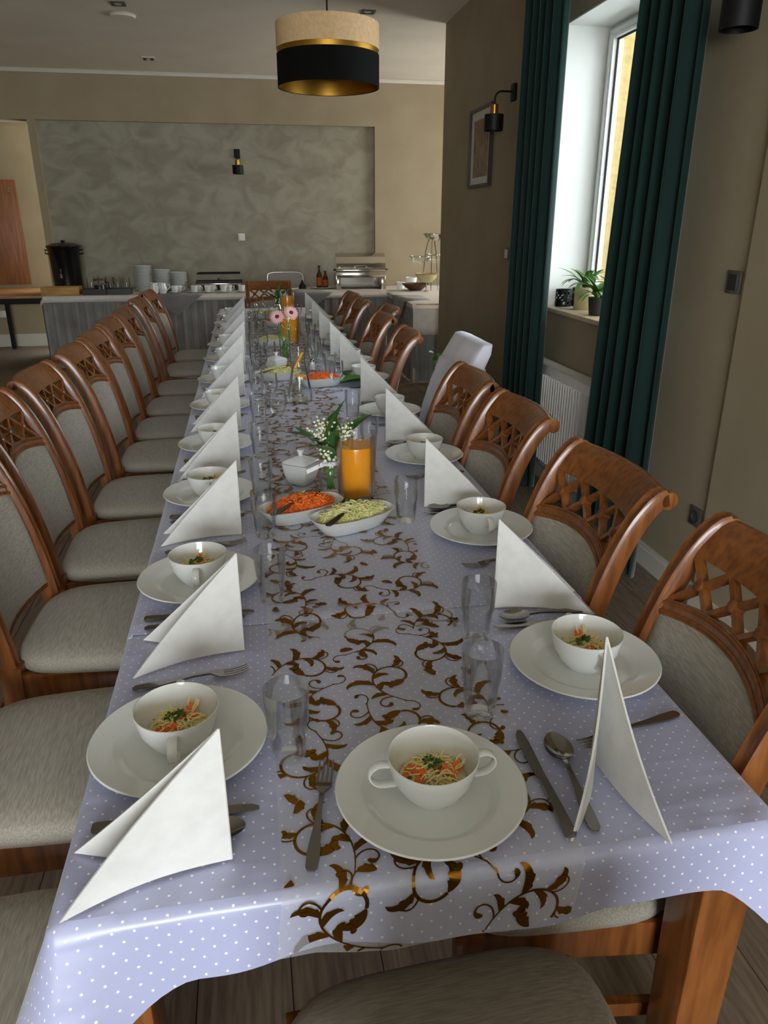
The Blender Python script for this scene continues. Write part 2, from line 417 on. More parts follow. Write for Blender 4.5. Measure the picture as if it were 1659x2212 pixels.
# wall lamps: arm along local -Y, wall at local y=0
def sconce(loc, rz, label):
    t = thing('wall_lamp', label, 'lamp', loc, rz, 'black wall lamps')
    MB().box(-0.035, 0.035, -0.022, 0.0, -0.05, 0.05).build('wall_plate', 'black_metal', t, bevel=0.002)
    pts = [(0, -0.02, 0.005), (0, -0.09, 0.005)] + [(0, -0.09 - 0.045 * sin(a * pi / 12), 0.005 - 0.045 * (1 - cos(a * pi / 12))) for a in range(1, 7)] + [(0, -0.135, -0.075)]
    MB().tube(pts, 0.006, 8).build('arm', 'black_metal', t)
    MB().lathe([(0.026, -0.13), (0.026, -0.075), (0.02, -0.07), (0, -0.07)], 20, (0, -0.135, 0)).build('collar', 'brass', t)
    o = MB().lathe([(0.062, -0.225), (0.062, -0.13), (0.02, -0.126), (0.018, -0.13), (0.058, -0.133), (0.058, -0.225), (0.062, -0.225)], 32, (0, -0.135, 0)); o.f = o.f[:-2]
    o.build('lamp_shade', 'black_metal', t)
    MB().lathe([(0.012, -0.13), (0.018, -0.16), (0.014, -0.185), (0, -0.19)], 14, (0, -0.135, 0)).build('bulb', 'soft_wax', t)
sconce((XR, 5.235, 2.32), radians(-90), 'black wall lamp above the framed picture beside the curtain')
sconce((XR, 2.62, 2.352), radians(-90), 'black wall lamp on the wall above the grey light switch')
sconce((-0.025, YB + 0.06, 2.29), 0, 'black wall lamp on the marbled plaster wall')

# picture
t = thing('framed_picture', 'framed leaf print in dark frame beside the curtain', 'picture', (XR, 5.915, 2.055))
hy, hz = 0.27, 0.27
fr = MB()
for a in ((-hy, -hy + 0.02, -hz, hz), (hy - 0.02, hy, -hz, hz), (-hy + 0.02, hy - 0.02, -hz, -hz + 0.02), (-hy + 0.02, hy - 0.02, hz - 0.02, hz)): fr.box(-0.03, -0.001, *a)
fr.build('frame', 'picture_frame', t, smooth=0)
MB().box(-0.012, -0.006, -hy + 0.02, hy - 0.02, -hz + 0.02, hz - 0.02).build('mount', 'picture_mat', t, smooth=0)
MB().box(-0.014, -0.012, -hy + 0.09, hy - 0.09, -hz + 0.07, hz - 0.08).build('print', 'picture_print', t, smooth=0)
MB().box(-0.018, -0.0165, -hy + 0.019, hy - 0.019, -hz + 0.019, hz - 0.019).build('glazing', 'picture_glass', t, smooth=0)

# switches and sockets
def plate(name, loc, rz, label, cat, m0, m1, sock=False):
    t = thing(name, label, cat, loc, rz)
    MB().box(-0.041, 0.041, -0.009, 0.0, -0.041, 0.041).build('frame', m0, t, bevel=0.002)
    if sock:
        o = MB().lathe([(0.027, 0), (0.027, -0.01), (0.021, -0.01), (0.02, -0.003), (0, -0.003)], 24); o.v = [(x, z - 0.003, y) for x, y, z in o.v]
        o.build('insert', m1, t)
        for x in (-0.009, 0.009): MB().box(x - 0.002, x + 0.002, -0.008, -0.0055, -0.002, 0.002).build('contact_hole', 'black_metal', t, smooth=0)
    else:
        MB().hexa([(-0.028, -0.009, -0.028), (0.028, -0.009, -0.028), (0.028, -0.017, -0.028), (-0.028, -0.012, -0.028)],
                  [(-0.028, -0.009, 0.028), (0.028, -0.009, 0.028), (0.028, -0.017, 0.028), (-0.028, -0.012, 0.028)]).build('rocker', m1, t, smooth=0)
    return t
plate('light_switch', (XR, 5.21, 1.332), radians(-90), 'light switch on the wall between picture and curtain', 'switch', 'grey_plastic', 'white_plastic')
plate('light_switch', (XR, 2.61, 1.325), radians(-90), 'grey light switch near the wall corner above the grey socket', 'switch', 'grey_plastic', 'grey_plastic_dark')
plate('wall_socket', (XR, 2.61, 0.385), radians(-90), 'grey socket low on the wall near the corner', 'socket', 'grey_plastic', 'grey_plastic_dark', True)
plate('wall_socket', (-0.035, YB + 0.06, 1.372), 0, 'white socket on the marbled plaster wall', 'socket', 'white_plastic', 'white_plastic', True)
p = at(2, 692, 0); 
plate('wall_socket', (-3.18, 10.7, 0.42), 0, 'white socket under the dark metal-legged table', 'socket', 'white_plastic', 'white_plastic', True)

# curtains
def curtain(y0, y1, label, folds, seed, squeeze=0.0):
    rnd = random.Random(seed); ph = [rnd.uniform(-0.5, 0.5) for _ in range(folds * 2 + 3)]
    ym = (y0 + y1) / 2
    def fn(u, v):
        k = u * folds; i = int(k)
        wv = sin(2 * pi * k + ph[min(i, len(ph) - 1)] * 0.5)
        amp = 0.036 + 0.012 * ph[min(i + 3, len(ph) - 1)]
        y = y0 + (y1 - y0) * u + 0.012 * cos(4 * pi * k) * v
        y = y0 + (y - y0) * (1 - squeeze * v)
        return (1.625 + amp * wv * (0.8 + 0.25 * (1 - v)), y, 0.015 + v * 2.9)
    t = thing('curtain', label, 'curtain', (0, 0, 0))
    c = MB().grid(fn, folds * 14, 12).build('curtain_cloth', 'curtain_velvet', t, smooth=180); solid(c, 0.003)
    for i in range(folds):
        u = (i + 0.5) / folds; x, y, z = fn(u, 1.0)
        o = MB().tube([(1.625 + 0.018 * cos(a * pi / 6), y, 2.935 + 0.018 * sin(a * pi / 6)) for a in range(12)], 0.002, 6, closed=True).build('ring', 'black_metal', t)
    return t
curtain(4.07, 4.60, 'dark green velvet curtain beside the wall lamp and picture', 5, 3)
curtain(2.80, 3.37, 'dark green velvet curtain nearer the grey light switch', 5, 5, 0.26)
t = thing('curtain_rail', 'dark curtain rail above the window', 'curtain rail', (0, 0, 0))
MB().tube([(1.625, 2.7, 2.947), (1.625, 4.75, 2.947)], 0.012, 12).build('rod', 'black_metal', t)
for y in (2.72, 3.75, 4.73): MB().tube([(1.625, y, 2.947), (XR, y, 2.947)], 0.007, 8).build('bracket', 'black_metal', t)
for y in (2.69, 4.76): MB().lathe([(0, -0.02), (0.018, -0.008), (0.018, 0.008), (0, 0.02)], 12, (1.625, y, 2.947)).build('finial', 'black_metal', t)

# radiator
t = thing('radiator', 'white ribbed panel radiator under the window', 'radiator', (0, 0, 0))
ry0, ry1, rz0, rz1 = 3.15, 4.42, 0.165, 0.755
MB().box(1.685, 1.715, ry0, ry1, rz0, rz1).build('front_panel', 'radiator_enamel', t, bevel=0.004)
rib = MB()
n = 36
for i in range(n):
    y = ry0 + 0.03 + (ry1 - ry0 - 0.06) * (i + 0.5) / n
    rib.loft([[(1.686, y - 0.010, z), (1.668, y - 0.005, z), (1.668, y + 0.005, z), (1.686, y + 0.010, z)] for z in (rz0 + 0.035, rz1 - 0.05)])
rb = rib.build('ribs', 'radiator_enamel', t, smooth=0); rb['kind'] = 'stuff'
gr = MB().box(1.686, 1.703, ry0, ry1, rz1 + 0.001, rz1 + 0.006).box(1.766, 1.775, ry0, ry1, rz1 + 0.001, rz1 + 0.006).build('top_plate', 'radiator_enamel', t, smooth=0)
gs = MB()
for i in range(60):
    y = ry0 + 0.03 + (ry1 - ry0 - 0.06) * i / 59.0
    gs.box(1.702, 1.767, y - 0.005, y + 0.005, rz1 + 0.0015, rz1 + 0.0055)
gs.build('grille_slats', 'radiator_enamel', t, smooth=0)['kind'] = 'stuff'
MB().box(1.725, 1.775, ry0 + 0.01, ry1 - 0.01, rz0, rz1).build('back_panel', 'radiator_enamel', t, bevel=0.004)
for y in (ry0 + 0.1, ry1 - 0.1): MB().tube([(1.745, y, rz0), (1.745, y, 0.0)], 0.009, 8).build('pipe', 'radiator_enamel', t)
for y in (ry0, ry1): MB().box(1.69, 1.775, y - 0.004, y + 0.004, rz0, rz1).build('side_cover', 'radiator_enamel', t, smooth=0)

# passage: coat board and narrow table with metal legs
t = thing('coat_board', 'tall brown wooden coat board with hooks on the passage wall', 'coat rack', (0, 10.695, 0))
MB().box(-3.75, -2.76, -0.03, 0, 0.79, 2.03).build('board', 'coat_board', t, bevel=0.003)
for hx, hz_ in ((-3.5, 1.92), (-3.3, 1.78), (-3.1, 1.92), (-2.84, 1.92), (-3.0, 1.78)):
    MB().tube([(hx, -0.03, hz_), (hx, -0.06, hz_ - 0.01), (hx, -0.075, hz_ - 0.03), (hx, -0.07, hz_ - 0.05), (hx, -0.055, hz_ - 0.05)], 0.006, 8).build('hook', 'steel_bright', t)
    MB().box(hx - 0.012, hx + 0.012, -0.036, -0.03, hz_ - 0.03, hz_ + 0.03).build('hook_plate', 'steel_bright', t, smooth=0)
t = thing('side_table', 'brown wooden table with black metal legs beside the buffet', 'table', (0, 0, 0))
MB().box(-4.4, -2.24, 9.36, 10.62, 0.725, 0.755).build('table_top', 'oak', t, bevel=0.003)
ap = MB(); ap.box(-4.35, -2.29, 9.40, 9.43, 0.66, 0.725); ap.box(-4.35, -2.29, 10.55, 10.58, 0.66, 0.725); ap.box(-2.32, -2.29, 9.43, 10.55, 0.66, 0.725)
ap.build('frame', 'black_metal', t, smooth=0)
for x, y in ((-4.3, 9.42), (-4.3, 10.56), (-3.05, 10.5), (-2.33, 9.42)):
    MB().hexa([(x - 0.025, y - 0.025, 0), (x + 0.025, y - 0.025, 0), (x + 0.025, y + 0.025, 0), (x - 0.025, y + 0.025, 0)],
              [(x - 0.025, y - 0.025, 0.67), (x + 0.025, y - 0.025, 0.67), (x + 0.025, y + 0.025, 0.67), (x - 0.025, y + 0.025, 0.67)]).build('leg', 'black_metal', t, smooth=0)
# ------------------------------------------------------------------ the long table
TX0, TX1, TY0, TY1, TZ = -0.285, 0.69, 0.685, 7.55, 0.757
t = thing('banquet_table', 'long brown wooden table under the dotted cloth', 'table', (0, 0, 0))
MB().box(TX0 + 0.012, TX1 - 0.012, TY0 + 0.012, TY1 - 0.012, TZ - 0.036, TZ - 0.004).build('table_top', 'chair_wood', t, bevel=0.004)
for a in ((TX0 + 0.06, TX1 - 0.06, TY0 + 0.055, TY0 + 0.08), (TX0 + 0.06, TX1 - 0.06, TY1 - 0.08, TY1 - 0.055), (TX0 + 0.055, TX0 + 0.08, TY0 + 0.08, TY1 - 0.08), (TX1 - 0.08, TX1 - 0.055, TY0 + 0.08, TY1 - 0.08)):
    MB().box(*a, TZ - 0.115, TZ - 0.036).build('apron', 'chair_wood', t, smooth=0)
for x in (TX0 + 0.060, TX1 - 0.048):
    for y in (TY0 + 0.07, 1.88 if x > 0.2 else 1.695, 4.36 if x > 0.2 else 4.475, TY1 - 0.09):
        q = lambda h, z: [(x - h, y - h, z), (x + h, y - h, z), (x + h, y + h, z), (x - h, y + h, z)]
        MB().hexa(q(0.036, 0), q(0.042, TZ - 0.036)).build('leg', 'chair_wood', t, bevel=0.004)

# cloth: flat top, rolled edge and hanging skirt, unfolded coordinates kept as UV
RF = 0.014
def skirt_pt(p, n, s, drop, wav):
    """point of the skirt: s metres of cloth beyond the table edge p with outward normal n"""
    q = RF * pi / 2
    if s <= q:
        a = s / RF; return Vector((p[0] + n[0] * RF * sin(a), p[1] + n[1] * RF * sin(a), TZ - RF * (1 - cos(a))))
    d = s - q
    out = RF + wav * d + 0.10 * d
    return Vector((p[0] + n[0] * out, p[1] + n[1] * out, TZ - RF - d * 0.985))
def front_drop(x):
    u = (x - TX0) / (TX1 - TX0)
    d = 0.106 + 0.008 * sin(11 * u + 0.6) + 0.004 * sin(29 * u)
    d += 0.10 * max(0, 1 - u / 0.17) ** 1.3 + 0.085 * max(0, (u - 0.9) / 0.1) ** 1.4 - 0.006 * math.exp(-((u - 0.86) / 0.06) ** 2)
    return d
def front_wave(x):
    u = (x - TX0) / (TX1 - TX0)
    return 0.06 * sin(15 * u) + 0.05 * sin(31 * u + 1) + 0.22 * math.exp(-(u / 0.07) ** 2) + 0.15 * math.exp(-((1 - u) / 0.07) ** 2)
def cloth(name, y0, y1, label, near, far, zoff, lift0=0.0):
    v = []; f = []; uvs = []
    # perimeter loop (counter-clockwise from near-left) with corner fans
    per = []
    def side(p0, p1, n, k, hang):
        for i in range(k):
            a = i / k; per.append((p0[0] + (p1[0] - p0[0]) * a, p0[1] + (p1[1] - p0[1]) * a, n[0], n[1], hang))
    def corner(p, a0, a1, hang):
        for i in range(8):
            a = radians(a0 + (a1 - a0) * i / 8); per.append((p[0], p[1], cos(a), sin(a), hang))
    x0, x1, ya, yb = TX0 + RF, TX1 - RF, y0 + (RF if near else 0), y1 - (RF if far else 0)
    ky = max(10, int((y1 - y0) / 0.05))
    side((x0, ya), (x1, ya), (0, -1), 60, near); corner((x1, ya), -90, 0, near or 2)
    side((x1, ya), (x1, yb), (1, 0), ky, 2); corner((x1, yb), 0, 90, far or 2)
    side((x1, yb), (x0, yb), (0, 1), 30, far); corner((x0, yb), 90, 180, far or 2)
    side((x0, yb), (x0, ya), (-1, 0), ky, 2); corner((x0, ya), 180, 270, near or 2)
    n = len(per); K = 12
    rings = []
    for j in range(K + 1):
        ring = []
        for (x, y, nx, ny, hang) in per:
            if hang == 1: D = front_drop(x) if ny < -0.2 or y < 1 else 0.11; wv = front_wave(x)
            elif hang == 2: D = 0.13 + 0.012 * sin(7 * y) + 0.006 * sin(17 * y); wv = 0.05 * sin(9 * y) + 0.04 * sin(23 * y)
            else: D = 0.0015; wv = 0
            if hang == 1 and abs(nx) > 0.05 and y < 1: D = 0.20; wv = 0.30
            s = D * j / K
            P = skirt_pt((x, y), (nx, ny), s, D, wv) if hang else Vector((x + nx * s, y + ny * s, TZ - 0.0005 * j / K))
            ring.append(P); uvs.append((x + nx * s, y + ny * s))
        rings.append(ring)
    for r in rings: v += r
    for j in range(K):
        for i in range(n):
            k = (i + 1) % n; f.append((j * n + i, j * n + k, (j + 1) * n + k, (j + 1) * n + i)[::-1])
    # top surface
    nx_, ny_ = 24, ky
    base = len(v)
    for b_ in range(ny_ + 1):
        for a_ in range(nx_ + 1):
            x = x0 + (x1 - x0) * a_ / nx_; y = ya + (yb - ya) * b_ / ny_
            v.append(Vector((x, y, TZ))); uvs.append((x, y))
    for b_ in range(ny_):
        for a_ in range(nx_):
            i = base + b_ * (nx_ + 1) + a_; f.append((i, i + 1, i + nx_ + 2, i + nx_ + 1))
    vv = []
    for p in v:
        z = p.z + zoff
        if lift0: z += lift0 * math.exp(-((p.y - y0 - 0.02) / 0.018) ** 2)
        vv.append((p.x, p.y, z))
    me = bpy.data.meshes.new(name); me.from_pydata(vv, [], f)
    l = me.uv_layers.new(name='UVMap')
    for lp in me.loops: l.data[lp.index].uv = uvs[lp.vertex_index]
    bm = bmesh.new(); bm.from_mesh(me); bmesh.ops.remove_doubles(bm, verts=bm.verts, dist=0.0002); bm.normal_update(); bm.to_mesh(me); bm.free()
    me.shade_smooth(); me.materials.append(M['dotted_cloth'])
    o = link(name, me); tag(o, label, 'tablecloth', 'dotted tablecloths'); return o
cloth('tablecloth', TY0, 1.40, 'lavender white-dotted satin tablecloth hanging over the bare table end', 1, 0, 0.0)
cloth('tablecloth', 1.365, TY1, 'long lavender white-dotted satin tablecloth reaching toward the buffet', 0, 1, 0.0016, 0.005)

# foil runners with printed gold scrolls
RX0, RX1 = -0.005, 0.392
def runner_map(sk):
    """(u across, v along; v<0 hangs over the end) -> surface point with height h above the cloth"""
    def fn(u, vv, h):
        if vv >= RF: return Vector((u, TY0 + vv, TZ + sk(u, TY0 + vv) + h))
        s = RF - vv; a = min(s / RF, pi / 2)
        P = skirt_pt((u - 0.012 * s / 0.1, TY0 + RF), (0, -1), s, 0, front_wave(u))
        return P + Vector((0, -sin(a) * (h + 0.0016), cos(a) * h + 0.0008))
    return fn
def ribbon(out, pts, wl, wr=None):
    """flat tapered strip in runner coordinates, left and right half widths"""
    n = len(pts); L_ = []; R_ = []; wr = wr or wl
    for i in range(n):
        a = pts[max(i - 1, 0)]; b2 = pts[min(i + 1, n - 1)]
        dx, dy = b2[0] - a[0], b2[1] - a[1]; l = hypot(dx, dy) or 1e-6
        nx, ny = -dy / l, dx / l
        L_.append((pts[i][0] + nx * wl[i], pts[i][1] + ny * wl[i])); R_.append((pts[i][0] - nx * wr[i], pts[i][1] - ny * wr[i]))
    RID[0] += 1
    for i in range(n - 1): out.append((L_[i], R_[i], R_[i + 1], L_[i + 1], RID[0]))
RID = [0]
def curve(p, a, L_, k0, k1, n):
    """walk from p with heading a; curvature runs from k0 to k1"""
    out = [p]; x, y = p; ds = L_ / n
    for i in range(n):
        a += (k0 + (k1 - k0) * (i + 0.5) / n) * ds; x += cos(a) * ds; y += sin(a) * ds; out.append((x, y))
    return out
def stem(out, p, a, L_, k0, k1, w0, w1, n=22, ball=0.0):
    c = curve(p, a, L_, k0, k1, n); w = [w0 + (w1 - w0) * i / n for i in range(n + 1)]
    if ball:
        for i in range(n - 4, n + 1): w[i] = w1 + ball * sin(pi * (i - n + 4.4) / 4.8)
    ribbon(out, c, w); return c
def acanthus(out, p, a, L_, W_, k, side, rnd):
    """leaf: smooth inner side, lobed outer side, curled tip"""
    n = 18; c = curve(p, a, L_, k * 0.3, k * 1.5, n); wi = []; wo = []
    for i in range(n + 1):
        t = i / n; e = sin(pi * min(1, t ** 0.85)) ** 0.8 if 0 < t < 1 else 0.0
        wi.append(W_ * 0.42 * e + 0.0003); lob = ((t * 3.3) % 1.0) ** 1.5
        wo.append(W_ * e * (0.75 + 0.32 * lob) + 0.0003)
    ribbon(out, c, wi if side > 0 else wo, wo if side > 0 else wi)
def motif(out, cx, cy, sc, rot, mir, rnd):
    loc = []
    # main scroll winding inward, its end swelling into a leaf
    sgn = 1
    m = stem(loc, (-0.66, -0.40), 0.0, 1.95, 0.2, 4.7, 0.008, 0.024, 34)
    acanthus(loc, m[-1], atan2(m[-1][1] - m[-2][1], m[-1][0] - m[-2][0]), 0.50, 0.12, 5.0, -1, rnd)
    for i, (L_, W_, k, turn) in ((6, (0.36, 0.075, -4.2, -0.55)), (12, (0.50, 0.10, -3.6, -0.6)), (18, (0.44, 0.09, -4.4, -0.6)), (25, (0.40, 0.085, -4.6, -0.7)), (15, (0.36, 0.08, 4.8, 0.65)), (9, (0.30, 0.09, 4.2, 0.7))):
        h = atan2(m[i][1] - m[i - 1][1], m[i][0] - m[i - 1][0])
        acanthus(loc, m[i], h + turn, L_ * rnd.uniform(0.85, 1.15), W_, k, -1 if k < 0 else 1, rnd)
    # side tendrils ending in little balls
    for i, (L_, k1, turn) in ((4, (0.62, -15.0, -0.5)), (9, (0.50, 17.0, 0.5)), (20, (0.55, -17.0, -0.6)), (27, (0.40, -19.0, -0.9))):
        h = atan2(m[i][1] - m[i - 1][1], m[i][0] - m[i - 1][0])
        stem(loc, m[i], h + turn, L_, k1 * 0.08, k1, 0.012, 0.013, 20, 0.026)
    # bud
    a = rnd.uniform(-2.4, -1.6); acanthus(loc, (0.46, 0.52), a + 3.0, 0.26, 0.10, 2.0, 1, rnd)
    stem(loc, (-0.62, -0.42), 2.6, 0.5, 1.0, 14.0, 0.010, 0.012, 18, 0.026)
    cr, sr = cos(rot), sin(rot)
    for quad in loc:
        o2 = []
        for (x, y) in quad[:4]:
            x = -x if mir else x
            o2.append((cx + sc * (x * cr - y * sr), cy + sc * (x * sr + y * cr)))
        out.append((o2, quad[4]))
def runner(v0, v1, label, seed, h, lift=None):
    fn = runner_map(lambda u, y: (0.0016 + 0.005 * math.exp(-((y - 1.385) / 0.018) ** 2) if y > 1.36 else 0.0) + (lift(y) if lift else 0))
    t = thing('table_runner', label, 'table runner', (0, 0, 0), 0, 'gold scroll runners')
    k = max(16, int((v1 - v0) / 0.012))
    MB().grid(lambda a, b2: fn(RX0 + (RX1 - RX0) * a, v0 + (v1 - v0) * b2, h), 8, min(k, 420)).build('foil', 'runner_foil', t, smooth=180)
    rnd = random.Random(seed); quads = []
    y = v0 + 0.05; row = 0
    while y < v1 + 0.05:
        for c in range(3):
            motif(quads, RX0 + 0.065 + 0.134 * c + rnd.uniform(-0.006, 0.006), y + (0.07 if c == 1 else 0) + rnd.uniform(-0.006, 0.006), rnd.uniform(0.100, 0.110),
                  (row * 1.1 + c * 2.2) + rnd.uniform(-0.25, 0.25), (row + c) % 2 == 0, rnd)
        y += 0.140; row += 1
    g = MB()
    for q, rid in quads:
        if any(p[0] < RX0 + 0.001 or p[0] > RX1 - 0.001 or p[1] < v0 + 0.001 or p[1] > v1 - 0.001 for p in q): continue
        g.add([fn(p[0], p[1], h + 0.0005 + 0.00007 * (rid % 14)) for p in q], [(0, 1, 2, 3)])
    g.build('scroll_print', 'gold_print', t, smooth=180)
    return t
runner(-0.092, 0.675, 'clear runner with gold scrolls hanging over the bare table end', 11, 0.0008)
runner(0.600, TY1 - TY0 - 0.25, 'long clear runner with gold scrolls along the table middle', 12, 0.0024)

# ------------------------------------------------------------------ dining chair
PROF = [(-0.19, 0.43), (-0.203, 0.54), (-0.222, 0.65), (-0.246, 0.75), (-0.277, 0.845), (-0.313, 0.922), (-0.352, 0.974), (-0.376, 0.984)]
def catmull(P, n):
    out = []
    for i in range(len(P) - 1):
        p0 = P[max(i - 1, 0)]; p1 = P[i]; p2 = P[i + 1]; p3 = P[min(i + 2, len(P) - 1)]
        for k in range(n):
            u = k / n
            out.append(tuple(0.5 * ((2 * p1[j]) + (-p0[j] + p2[j]) * u + (2 * p0[j] - 5 * p1[j] + 4 * p2[j] - p3[j]) * u * u + (-p0[j] + 3 * p1[j] - 3 * p2[j] + p3[j]) * u ** 3) for j in range(len(p1))))
    out.append(tuple(P[-1])); return out
_C = catmull(PROF, 10)
_A = [0.0]
for i in range(1, len(_C)): _A.append(_A[-1] + hypot(_C[i][0] - _C[i - 1][0], _C[i][1] - _C[i - 1][1]))
SL = _A[-1]
def back(s):
    s = max(0, min(SL, s))
    for i in range(1, len(_C)):
        if _A[i] >= s:
            u = (s - _A[i - 1]) / max(1e-9, _A[i] - _A[i - 1]); a, b2 = _C[i - 1], _C[i]
            y, z = a[0] + (b2[0] - a[0]) * u, a[1] + (b2[1] - a[1]) * u
            ty, tz = b2[0] - a[0], b2[1] - a[1]; l = hypot(ty, tz)
            return y, z, ty / l, tz / l
HW = 0.208
def BP(x, s, d=0.0):
    """backrest point: x across, s along the curve, d toward the sitter"""
    y, z, ty, tz = back(s)
    bow = 0.036 * (1 - min(1, abs(x) / HW) ** 2)
    return Vector((x, y + tz * d - bow, z - ty * d))
def make_chair():
    t = thing('dining_chair', 'x', 'chair')
    W, D = 'chair_wood', 'chair_wood'
    for sx in (-1, 1):
        # stile: moulded section swept along the back curve
        loops = []
        for i in range(37):
            s = SL * i / 36
            hw = 0.019 if i < 30 else 0.019; dep = 0.024 - 0.006 * i / 36
            sec = [(-hw, -dep), (hw, -dep), (hw, dep * 0.6), (hw * 0.75, dep), (hw * 0.3, dep * 0.78), (-hw * 0.3, dep * 0.78), (-hw * 0.75, dep), (-hw, dep * 0.6)]
            loops.append([BP(sx * (HW + 0.0), s, 0) + Vector((a, 0, 0)) + (BP(sx * HW, s, 1) - BP(sx * HW, s, 0)) * b2 for a, b2 in sec])
        stile = MB().loft(loops).build('stile', W, t)
        y, z, ty, tz = back(SL)
        sc = MB().loft([[(sx * HW + xx, y - 0.002 + r * cos(2 * pi * q / 18), z - 0.007 + r * sin(2 * pi * q / 18)) for q in range(18)] for xx, r in ((-0.019, 0.017), (-0.018, 0.020), (0.018, 0.020), (0.019, 0.017))])
        sc.build('scroll', W, stile)
        # back leg, swept below the seat
        leg = catmull([(-0.187, 0.46), (-0.188, 0.38), (-0.197, 0.24), (-0.222, 0.11), (-0.262, 0.0)], 5); loops = []
        for i, (yy, zz) in enumerate(leg):
            k = i / (len(leg) - 1); h = 0.020 - 0.004 * k; e = 0.027 - 0.008 * k
            loops.append([(sx * HW - h, yy - e, zz), (sx * HW + h, yy - e, zz), (sx * HW + h, yy + e, zz), (sx * HW - h, yy + e, zz)][::-1])
        MB().loft(loops).build('leg', W, t, smooth=30)
        # front leg
        q = lambda h, z: [(sx * 0.205 - h, 0.185 - h, z), (sx * 0.205 + h, 0.185 - h, z), (sx * 0.205 + h, 0.185 + h, z), (sx * 0.205 - h, 0.185 + h, z)]
        MB().hexa(q(0.015, 0), q(0.023, 0.43)).build('leg', W, t, bevel=0.002)
        MB().box(sx * 0.208 - 0.012, sx * 0.208 + 0.012, -0.18, 0.185, 0.36, 0.435).build('side_rail', W, t, bevel=0.002)
        MB().hexa([(sx * 0.207 - 0.008, -0.195, 0.2), (sx * 0.207 + 0.008, -0.195, 0.2), (sx * 0.207 + 0.008, 0.18, 0.2), (sx * 0.207 - 0.008, 0.18, 0.2)],
                  [(sx * 0.207 - 0.008, -0.192, 0.232), (sx * 0.207 + 0.008, -0.192, 0.232), (sx * 0.207 + 0.008, 0.18, 0.232), (sx * 0.207 - 0.008, 0.18, 0.232)]).build('stretcher', W, t, smooth=0)
    MB().box(-0.2, 0.2, 0.175, 0.199, 0.36, 0.435).build('front_rail', W, t, bevel=0.002)
    MB().box(-0.2, 0.2, -0.2, -0.178, 0.36, 0.435).build('rear_rail', W, t, bevel=0.002)
    def slab(x0, x1, s0, s1, d0, d1, nx, ns, name, m, bev=0.0):
        loops = []
        for i in range(nx + 1):
            x = x0 + (x1 - x0) * i / nx
            a = s0(x) if callable(s0) else s0; b2 = s1(x) if callable(s1) else s1
            lp = [BP(x, a + (b2 - a) * j / ns, d1) for j in range(ns + 1)] + [BP(x, b2 - (b2 - a) * j / ns, d0) for j in range(ns + 1)]
            loops.append(lp)
        return MB().loft(loops).build(name, m, t, smooth=35)
    hw = HW - 0.017
    top = slab(-hw, hw, 0.505, SL - 0.002, -0.012, 0.010, 12, 8, 'top_rail', D)
    tr = MB().tube([BP(-hw + 2 * hw * i / 12, SL - 0.004, -0.002) for i in range(13)], 0.013, 10); tr.build('top_roll', D, top)
    arch = lambda x: 0.026 * (1 - (x / hw) ** 2)
    sM = 0.378
    mid = slab(-hw, hw, lambda x: sM - 0.012 + arch(x), lambda x: sM + 0.024 + arch(x), -0.012, 0.012, 12, 2, 'middle_rail', D)
    for o_, r_ in ((-0.004, 0.005), (0.016, 0.005)):
        MB().tube([BP(-hw + 2 * hw * i / 14, sM + o_ + arch(-hw + 2 * hw * i / 14), 0.012) for i in range(15)], r_, 6).build('moulding', D, mid)
    # lattice: four crosses with round bosses
    zt, n = 0.508, 4
    for i in range(n):
        xa = -hw + 2 * hw * i / n; xb = -hw + 2 * hw * (i + 1) / n; xm = (xa + xb) / 2
        for (p0, p1) in ((xa, xb), (xb, xa)):
            sb = sM + 0.02 + arch(p0)
            pts = [(p0 + (p1 - p0) * k / 4, sb + (zt - sb) * k / 4) for k in range(5)]
            lp = []
            for (x, s) in pts:
                dx = 0.0075
                lp.append([BP(x - dx, s, -0.009), BP(x + dx, s, -0.009), BP(x + dx, s, 0.009), BP(x - dx, s, 0.009)])
            MB().loft(lp).build('lattice_bar', D, t, smooth=30)
        sc_ = (sM + 0.02 + (arch(xa) + arch(xb)) / 2 + zt) / 2
        c0 = BP(xm, sc_, 0); nrm = (BP(xm, sc_, 1) - c0); tx = Vector((1, 0, 0)); tv = nrm.cross(tx)
        MB().loft([[c0 + nrm * d + (tx * cos(2 * pi * q / 12) + tv * sin(2 * pi * q / 12)) * r for q in range(12)] for d, r in ((-0.013, 0.009), (-0.011, 0.0125), (0.011, 0.0125), (0.0135, 0.009))]).build('boss', D, t)
    # padded panel
    pw = hw - 0.002
    def pad(sgn):
        def fn(a, b2):
            x = -pw + 2 * pw * a; s0 = 0.075; s1 = sM - 0.008 + arch(x)
            s = s0 + (s1 - s0) * b2
            ed = min(1, 14 * min(a, 1 - a)) ** 0.5 * min(1, 10 * min(b2, 1 - b2)) ** 0.5
            return BP(x, s, 0.010 * sgn + sgn * 0.012 * ed)
        return fn
    pm = MB().grid(pad(1), 18, 16); g2 = MB().grid(pad(-1), 18, 16); pm.add(g2.v, [tuple(reversed(q)) for q in g2.f])
    pm.build('back_pad', 'upholstery', t, smooth=180)
    slab(-hw, hw, 0.062, 0.08, -0.010, 0.010, 8, 1, 'lower_rail', D)
    # seat cushion
    loops = []
    for k, z in ((0.955, 0.432), (1.0, 0.438), (1.01, 0.452), (0.985, 0.468), (0.92, 0.478), (0.75, 0.486), (0.45, 0.491), (0.12, 0.493)):
        lp = []
        for (x, y, zz) in sell(0.225 * k, 0.205 * k, 48, z, 4.2, 0, 0.012):
            lp.append((x * (1.03 + 0.28 * y), y, z))
        loops.append(lp)
    MB().loft(loops).build('seat', 'upholstery', t, smooth=60)
    # piping line
    return t
chair0 = make_chair()
CH = []
